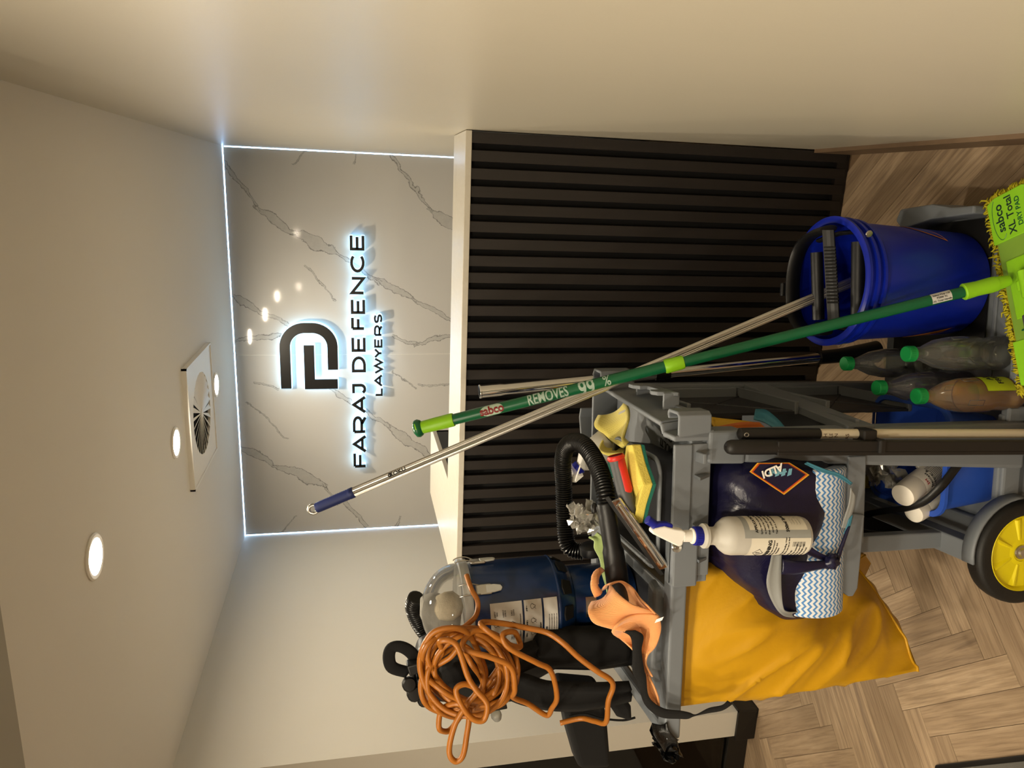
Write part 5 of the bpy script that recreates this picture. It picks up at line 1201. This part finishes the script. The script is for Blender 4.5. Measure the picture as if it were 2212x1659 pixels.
for a, b in zip(S, S2):
    r_ = []
    for i in range(NA+1):
        t = 2*PI*(i % NA)/NA; c_, s_ = math.cos(t), math.sin(t); e_ = .78
        y = b.y+b.z*math.copysign(abs(c_)**e_, c_); z = a.y+a.z*math.copysign(abs(s_)**e_, s_)
        q = V(a.x, y, z); f = noise.noise(V(a.x*16, y*16, z*16)); f2 = (1-abs(noise.noise(V(a.x*9+4, y*9, z*9))))**3
        q += V(0, c_, s_)*(.012*f+.012*f2-.006); q.z = max(.588, q.z); q.y = max(-.058, q.y) if z > .66 else max(.0, q.y)
        r_.append(q)
    rows.append(r_)
mb = C(); mb.grid(rows); n0 = rows[0]; mb.add(n0[:-1], [tuple(range(NA))]); mb.add(rows[-1][:-1], [tuple(range(NA))]); mb.build('body', M['navybag'], sbag, smooth=True)
# logo panel
def lg(x, y, b=None): 
    return cp(x, y, -.066 if b is None else b)
def s5(x, y): return (1480+x*.3315, 880+y*.3315)
def lgpoly(pts, off, mat, name):
    vs = [cp(*s5(*q), -.0625-off) for q in pts]; n = len(vs); mb = C(); mb.add(vs+[v+V(0, .0006, 0) for v in vs], [tuple(range(n)), tuple(reversed(range(n, 2*n)))]+[(i, (i+1) % n, n+(i+1) % n, n+i) for i in range(n)]); return mb.build(name, mat, sbag)
lo_ = [(420, 420), (470, 362), (680, 360), (810, 440), (645, 570)]
def shrink(pts, f): cx_ = sum(p[0] for p in pts)/len(pts); cy_ = sum(p[1] for p in pts)/len(pts); return [(cx_+(x-cx_)*f, cy_+(y-cy_)*f) for x, y in pts]
lgpoly(lo_, 0, simple('logo_yellow', '#D8A030', .35), 'logo_panel'); lgpoly(shrink(lo_, .93), .0012, simple('logo_orange', '#C2461A', .35), 'logo_panel'); lgpoly(shrink(lo_, .87), .0024, M['navybag'], 'logo_panel')
cy_ = simple('logo_cyan', '#6FA3B8', .35)
for x0, dx in ((560, 0), (600, 0), (640, 0), (680, 0)):
    lgpoly([(x0-15, 455-(x0-560)*.05), (x0+12, 445-(x0-560)*.05), (x0+18, 398), (x0-2, 400)], .0036, cy_, 'logo_stripe')
for x0 in (550, 585, 620):
    lgpoly([(x0-8, 425), (x0+40, 412), (x0+44, 422), (x0-2, 437)], .0042, cy_, 'logo_stripe')
ra, rbp = s5(640, 382), s5(495, 442); A_, B_ = cp(*ra, -.069), cp(*rbp, -.069); xd = CMR @ (B_-A_).normalized(); zc = CMR @ V(0, -1, 0); yd = zc.cross(xd)
text('print', 'ALDI', M['white'], sbag, frame(c2w((A_+B_)/2), xd, yd), .023, bold=.0008)
slv = simple('bag_lining', '#8E908F', .4, namp=.04); tq = simple('teal_trim', '#3E7C93', .45, namp=.05)
ribbon(C(), pr_([((1672, 1180, -.045), (1690, 1172, -.045)), ((1664, 1215, -.05), (1688, 1215, -.052)), ((1656, 1260, -.05), (1688, 1268, -.055)), ((1668, 1300, -.04), (1692, 1312, -.05)), ((1692, 1330, -.03), (1702, 1322, -.04)), ((1730, 1334, .0), (1728, 1322, -.02))]), 6, 4, -.004).build('lining_edge', slv, sbag, solid=.002, smooth=True)
ribbon(C(), pr_([((1738, 1002, -.05), (1744, 998, -.05)), ((1775, 1020, -.055), (1784, 1014, -.055)), ((1808, 1030, -.05), (1816, 1024, -.05)), ((1838, 1048, -.045), (1842, 1044, -.045))]), 6, 3, -.002).build('lining_edge', tq, sbag, solid=.002, smooth=True)
ribbon(C(), pr_([((1834, 1122, -.043), (1842, 1112, -.043)), ((1828, 1140, -.042), (1838, 1132, -.042)), ((1822, 1154, -.04), (1830, 1150, -.04))]), 4, 3, -.001).build('lining_edge', tq, sbag, solid=.002, smooth=True)
ribbon(C(), pr_([((1838, 1052, -.042), (1848, 1070, -.042)), ((1834, 1085, -.042), (1846, 1090, -.042)), ((1824, 1118, -.04), (1838, 1118, -.04)), ((1818, 1140, -.035), (1828, 1142, -.035))]), 5, 3, -.002).build('lining_edge', slv, sbag, solid=.002, smooth=True)
def strap(rows, nm='handle_strap'): ribbon(C(), pr_(rows), 6, 5, -.004).build(nm, M['navybag'], sbag, solid=.003, smooth=True)
strap([((1690, 1208, -.055), (1688, 1240, -.055)), ((1720, 1212, -.06), (1720, 1240, -.06)), ((1755, 1212, -.06), (1757, 1232, -.06)), ((1790, 1210, -.055), (1790, 1226, -.055))])
strap([((1716, 1178, -.055), (1735, 1165, -.055)), ((1742, 1196, -.06), (1755, 1184, -.06)), ((1770, 1208, -.058), (1778, 1198, -.058)), ((1795, 1216, -.05), (1798, 1206, -.05))])
strap([((1800, 1216, -.05), (1812, 1212, -.05)), ((1810, 1190, -.05), (1820, 1185, -.05)), ((1822, 1160, -.045), (1830, 1155, -.045)), ((1830, 1140, -.04), (1836, 1136, -.04))])
bm = bmesh.new(); bmesh.ops.create_icosphere(bm, subdivisions=3, radius=1); qk = cp(1797, 1213, -.058); mb = C()
mb.add([qk+V(v.co.x*.017, v.co.y*.013, v.co.z*.017)*(1+.5*noise.noise(v.co*2.5)) for v in bm.verts], [tuple(v.index for v in f.verts) for f in bm.faces]); bm.free(); mb.build('knot', M['navybag'], sbag, smooth=True)
yp = simple('bag_yellow_print', '#C29A2A', .4); op = simple('bag_orange_print', '#B8601F', .4)
ribbon(C(), pr_([((1500, 892, .10), (1545, 905, .10)), ((1545, 902, .11), (1545, 930, .08)), ((1600, 908, .12), (1560, 934, .08)), ((1640, 914, .12), (1655, 928, .08))]), 5, 4, .004).build('side_print', yp, sbag, solid=.002, smooth=True)
ribbon(C(), pr_([((1545, 922, .075), (1545, 934, .07)), ((1600, 912, .075), (1600, 934, .07)), ((1640, 912, .075), (1662, 930, .07))]), 5, 3, .002).build('side_print', op, sbag, solid=.002, smooth=True)
ribbon(C(), pr_([((1632, 884, .16), (1628, 906, .12)), ((1655, 886, .16), (1650, 912, .12)), ((1680, 905, .12), (1668, 922, .10)), ((1698, 926, .08), (1690, 928, .07))]), 5, 3, .002).build('side_trim', tq, sbag, solid=.002, smooth=True)
# roll of wipes with zigzag print
k = N('zigzag_wipes'); at = k.n('ShaderNodeAttribute', attribute_name='roll'); sp = k.n('ShaderNodeSeparateXYZ'); k.l(at.outputs['Vector'], sp.inputs[0])
tri = k.math('PINGPONG', sp.outputs[0], .0072); v = k.math('ADD', sp.outputs[1], k.math('MULTIPLY', tri, .95)); fr_ = k.math('FRACT', k.math('DIVIDE', v, .0122)); ms = k.math('LESS_THAN', fr_, .44)
k.l(k.mix(ms, hexc('#DCE0E6'), hexc('#4E86C4')), k.b.inputs['Base Color']); k.b.inputs['Roughness'].default_value = .7; M['wipes'] = k.m
wr = cthing('wipes_roll', 'roll of white wipes with blue zigzag print lying on the shelf', 'wipes roll', -.31, .05, .583)
r0, r1 = V(-.125, .055, .679), V(-.462, .042, .676); RR_ = .086
T = CM @ axisframe(r0, r1, side=(0, -1, 0)); L = (r1-r0).length
o = MB(T).lathe([(.024, 0), (RR_-.004, 0), (RR_, .004)]+[(RR_, L*i/10) for i in range(1, 10)]+[(RR_, L-.004), (RR_-.004, L), (.024, L)], n=64, cap=False).build('roll', M['wipes'], wr, smooth=40)
Ti = (T.inverted() @ wr.matrix_world); at = o.data.attributes.new('roll', 'FLOAT_VECTOR', 'POINT')
for i, v in enumerate(o.data.vertices):
    q = Ti @ v.co; at.data[i].vector = (q.z, math.atan2(q.y, q.x)*RR_, 0)
MB(T).lathe([(.020, 0), (.024, 0), (.024, L), (.020, L)], n=24, cap=False).build('core', simple('card_core', '#A58B66', .9), wr, smooth=40)

# ------------------------------------------------------------------ white spray bottle hooked on the front of the tray
sp_b = cthing('spray_bottle', 'white spray bottle with blue trigger hooked on the front of the trolley', 'spray bottle', -.28, -.045, .70, 'trigger spray bottles')
bb_ = -.058; q0, q1 = cp(1736, 1160, bb_), cp(1494, 1160, bb_)
q0 = cp(1736, 1156, bb_); q1 = cp(1462, 1158, bb_); T = CM @ axisframe(q0, q1, side=(0, -1, 0)); L = (q1-q0).length
def bx(x): return (along(q0, q1, x)-q0).length
RB = .0405
MB(T).lathe([(RB*.80, .0), (RB*.95, .003), (RB, .010), (RB, bx(1575)), (RB*.96, bx(1566)), (RB*.78, bx(1556)), (RB*.52, bx(1547)), (RB*.46, bx(1540)), (RB*.48, bx(1528)), (RB*.64, bx(1524)), (RB*.64, bx(1518)), (RB*.56, bx(1515)), (RB*.50, bx(1513)), (0, bx(1513))], n=40).build('bottle', M['frost'], sp_b, smooth=40)
col = MB(T).lathe([(.0185, bx(1514)), (.0195, bx(1513)), (.019, bx(1498)), (.016, bx(1496))], n=32).build('collar', M['bluep'], sp_b, smooth=40)
for i in range(24):
    an = 2*PI*i/24; MB(T).obox((.0192*math.cos(an), .0192*math.sin(an), bx(1506)), (.0007*math.cos(an), .0007*math.sin(an), 0), (-.0009*math.sin(an), .0009*math.cos(an), 0), (0, 0, .006)).build('knurl', M['bluep'], col)
MB(T).lathe([(.0165, bx(1498)), (.0165, bx(1494)), (.0125, bx(1492)), (.0125, bx(1474)), (0, bx(1473))], n=24).build('neck', M['white'], sp_b, smooth=40)
hd_ = [(1405, 1143), (1405, 1150), (1462, 1178), (1470, 1175), (1472, 1166), (1478, 1160), (1478, 1146), (1470, 1142), (1455, 1140), (1432, 1134), (1412, 1138)]
A_ = [cp(x, y, bb_) for x, y in hd_]; mb = C(); mb.prism([(q.x, q.z) for q in A_], lambda x, z: (x, bb_-.011, z), lambda x, z: (x, bb_+.011, z)); mb.build('trigger_head', M['white'], sp_b, bevel=.004, segs=3)
A_ = [cp(x, y, bb_) for x, y in [(1407, 1142), (1430, 1150), (1425, 1138), (1450, 1140), (1452, 1131), (1440, 1127), (1424, 1127), (1410, 1130)]]; mb = C(); mb.prism([(q.x, q.z) for q in A_], lambda x, z: (x, bb_-.008, z), lambda x, z: (x, bb_+.008, z)); mb.build('trigger', M['bluep'], sp_b, bevel=.003)
n0_, n1_ = cp(1398, 1122, bb_), cp(1416, 1134, bb_); ctube([n0_, n1_], [.0095, .0085], 16).build('nozzle', M['bluep'], sp_b, bevel=.001, smooth=40)
def blab(a0, a1, x0, x1, mat, dr=.0006, nm='label'):
    rows = [[((RB+dr)*math.cos(math.radians(a0+(a1-a0)*i/10)), (RB+dr)*math.sin(math.radians(a0+(a1-a0)*i/10)), bx(x)) for i in range(11)] for x in (x0, x1)]
    return MB(T).grid(rows).build(nm, mat, sp_b, smooth=True)
cream = simple('label_cream', '#DCD6C6', .55, namp=.01); lgry = simple('label_grey', '#9A9C99', .5)
# local angle 0 faces the viewer; positive angles turn to photo-left or right depending on the axis frame
sgn_ = 1 if proj(T @ V(RB*math.cos(1), RB*math.sin(1), .1))[1] > proj(T @ V(RB*math.cos(-1), RB*math.sin(-1), .1))[1] else -1
blab(-sgn_*34, -sgn_*122, 1600, 1722, cream); blab(-sgn_*34, -sgn_*122, 1588, 1600, lgry); blab(-sgn_*10, sgn_*88, 1602, 1728, cream); blab(-sgn_*34, -sgn_*10, 1588, 1728, lgry, .0003)
def btx(s, an, x, size, bold=0, al='CENTER'):
    Tx = T @ Matrix.Rotation(math.radians(an), 4, 'Z') @ Matrix.Translation((RB+.0012, 0, bx(x))) @ Matrix(((0, 0, 1, 0), (1, 0, 0, 0), (0, 1, 0, 0), (0, 0, 0, 1)))
    text('print', s, M['ink'], sp_b, Tx, size, R=RB, bold=bold, align=al)
btx('WARNING', sgn_*34, 1642, .0115, .0004)
for i, s_ in enumerate(('May cause skin irritation', 'Causes serious eye', 'irritation')): btx(s_, sgn_*34, 1650+i*6, .0056)
for i, s_ in enumerate(('Wash hands after handling. Wear', 'protective gloves and eye or face')): btx(s_, sgn_*34, 1675+i*6, .0050)
for i, s_ in enumerate(('FIRST AID', 'IF IN EYES rinse cautiously', 'with water for several', 'minutes. IF ON SKIN wash', 'Keep out of reach')): btx(s_, sgn_*45, 1692+i*7, .0050)
btx('APPLICATION', -sgn_*62, 1614, .0085, .0002)
for i, s_ in enumerate(('Spray onto surface, allow', 'to stand for two minutes', 'then wipe off with a clean', 'damp cloth. Rinse well', 'Test on a small area first')): btx(s_, -sgn_*62, 1624+i*8, .0058)
btx('500ml Spray', -sgn_*62, 1680, .010, .0003)
for i in range(4): btx('- - - - - -', -sgn_*62, 1692+i*6, .0045)
bars = MB(T); x_ = -.010
for i in range(17):
    w_ = (.0008, .0004, .0012, .0005)[i % 4]; z_ = bx(1690)-i*.00175
    bars.add([((RB+.001)*math.cos(a), (RB+.001)*math.sin(a), zz) for zz in (z_, z_-w_) for a in (sgn_*.02, sgn_*.28)], [(0, 1, 3, 2)])
bars.build('print', M['ink'], sp_b)
dm = MB(T); zc = bx(1622); ac = sgn_*.72; qq = [((RB+.0012)*math.cos(ac+da), (RB+.0012)*math.sin(ac+da), zc+dz) for da, dz in ((0, .0115), (.29, 0), (0, -.0115), (-.29, 0))]
dm.tube(qq, .0006, 4, closed=True); dm.build('print', M['ink'], sp_b); btx('!', sgn_*41.2, 1622, .013, .0004)

# ------------------------------------------------------------------ lobby broom and dustpan clipped on the front post
M['bgrip'] = simple('broom_black', '#1D1B1A', .5, namp=.06); M['cream'] = simple('cream_pole', '#D8CDB6', .45, namp=.02)
br = cthing('lobby_broom', 'lobby broom with a cream pole and black grip on the front post', 'broom', -.05, -.02, .0)
b0, b1 = cp(1592, 937, -.022), cp(2400, 930, -.022); b1 = along(b0, cp(2600, 936, -.022), 2380)
def bp(x): return along(b0, b1, x)
ctube([bp(1594), bp(1598), bp(1612), bp(1768)], [.006, .0125, .0132, .0125], 20).build('grip', M['bgrip'], br, smooth=40)
mb = MB(CM); mb.tube([bp(1606)+V(.0, -.0132, .0)+V(-.004*math.cos(t), 0, .005*math.sin(t)) for t in [2*PI*i/12 for i in range(12)]], .0012, 6, closed=True); mb.build('hanging_hole', M['steel'], br, smooth=True)
ctube([bp(1766), bp(2380)], .0108, 20).build('pole', M['cream'], br, smooth=40)
z_b = bp(2380).z
MB(CM).box(bp(2380).x-.03, bp(2380).x+.05, -.045, .0, max(.085, z_b-.05), max(.13, z_b+.01)).build('broom_head', M['bgrip'], br, bevel=.006)
mb = MB(CM); zz = max(.085, z_b-.05)
for i in range(60): xx = bp(2380).x+rn.uniform(-.028, .048); yy = rn.uniform(-.042, -.004); mb.tube([(xx, yy, zz), (xx+rn.uniform(-.008, .008), yy-.004, .004)], .0012, 4)
mb.build('bristles', M['blackm'], br, kind='stuff')
for s_, x in (('H', 1777), ('LE', 1789), ('N', 1800), ('ASE', 1824)):
    o = bp(x); w = c2w(o); zc_ = CMR @ V(0, -1, 0); xd = CMR @ V(1, 0, 0); text('print', s_, simple('brown_ink', '#5A4A38', .6), br, frame(w+zc_*.0112-xd*.002, xd, V(0, 0, 1)), .0125, R=.0112)
dp = cthing('dustpan', 'long handled black dustpan in front of the broom on the front post', 'dustpan', -.09, -.04, .0)
d0 = cp(1568, 966, -.042); d1 = along(d0, cp(2600, 964, -.042), 2400)
def dq(x): return along(d0, d1, x)
ctube([dq(1564), dq(1567), dq(1572), dq(1580), dq(1620), dq(1674)], [.003, .009, .0135, .0160, .0165, .0162], 20).build('grip', M['bgrip'], dp, smooth=50)
mb = MB(CM); a_, b_ = dq(1672), dq(2400)
for dx_, w_ in ((-.0115, .0045), (.004, .0115)):
    mb.hexa([(b_.x+dx_-w_, -.060, b_.z), (b_.x+dx_+w_, -.060, b_.z), (b_.x+dx_+w_, -.034, b_.z), (b_.x+dx_-w_, -.034, b_.z)], [(a_.x+dx_-w_, -.058, a_.z), (a_.x+dx_+w_, -.058, a_.z), (a_.x+dx_+w_, -.034, a_.z), (a_.x+dx_-w_, -.034, a_.z)])
mb.hexa([(b_.x-.012, -.055, b_.z), (b_.x+.012, -.055, b_.z), (b_.x+.012, -.034, b_.z), (b_.x-.012, -.034, b_.z)], [(a_.x-.012, -.053, a_.z), (a_.x+.012, -.053, a_.z), (a_.x+.012, -.034, a_.z), (a_.x-.012, -.034, a_.z)])
mb.build('handle', M['bgrip'], dp, bevel=.002)
q = dq(1880); w = bp(1880); MB(CM).box(q.x+.010, w.x+.013, -.048, -.008, q.z-.012, q.z+.022).build('broom_clip', M['bgrip'], dp, bevel=.004)
MB(CM).box(q.x-.012, q.x+.020, -.066, -.030, q.z-.022, q.z-.006).build('broom_clip', M['bgrip'], dp, bevel=.004)
z_d = dq(2400).z; MB(CM).hexa([(b_.x-.13, -.18, .002), (b_.x+.13, -.18, .002), (b_.x+.13, -.03, .012), (b_.x-.13, -.03, .012)], [(b_.x-.13, -.18, .006), (b_.x+.13, -.18, .006), (b_.x+.11, -.03, max(.1, z_d+.02)), (b_.x-.11, -.03, max(.1, z_d+.02))]).build('pan', M['bgrip'], dp, bevel=.003)

# ------------------------------------------------------------------ black plastic bag knotted round the push bar
k = N('black_film'); k.b.inputs['Base Color'].default_value = hexc('#0A0A0B'); k.b.inputs['Roughness'].default_value = .22; k.bump(k.noise(70, k.obj(), 4, .6, .8).outputs[0], .6, .006); M['bfilm'] = k.m
o_ = crumple('black_plastic_bag', 'shiny black plastic bag knotted round the end of the push bar', cp(1440, 1602, .05), .060, 4.4, flat=(.62, 1.1, .5), mat='bfilm', amp=.5)
ribbon(C(), pr_([((1408, 1562, .02), (1440, 1560, -.005)), ((1412, 1585, .0), (1446, 1580, -.01)), ((1424, 1605, -.005), (1462, 1600, -.01)), ((1436, 1625, .01), (1465, 1615, .0))]), 5, 6, -.01).build('film', M['bfilm'], o_, solid=.003, smooth=True)
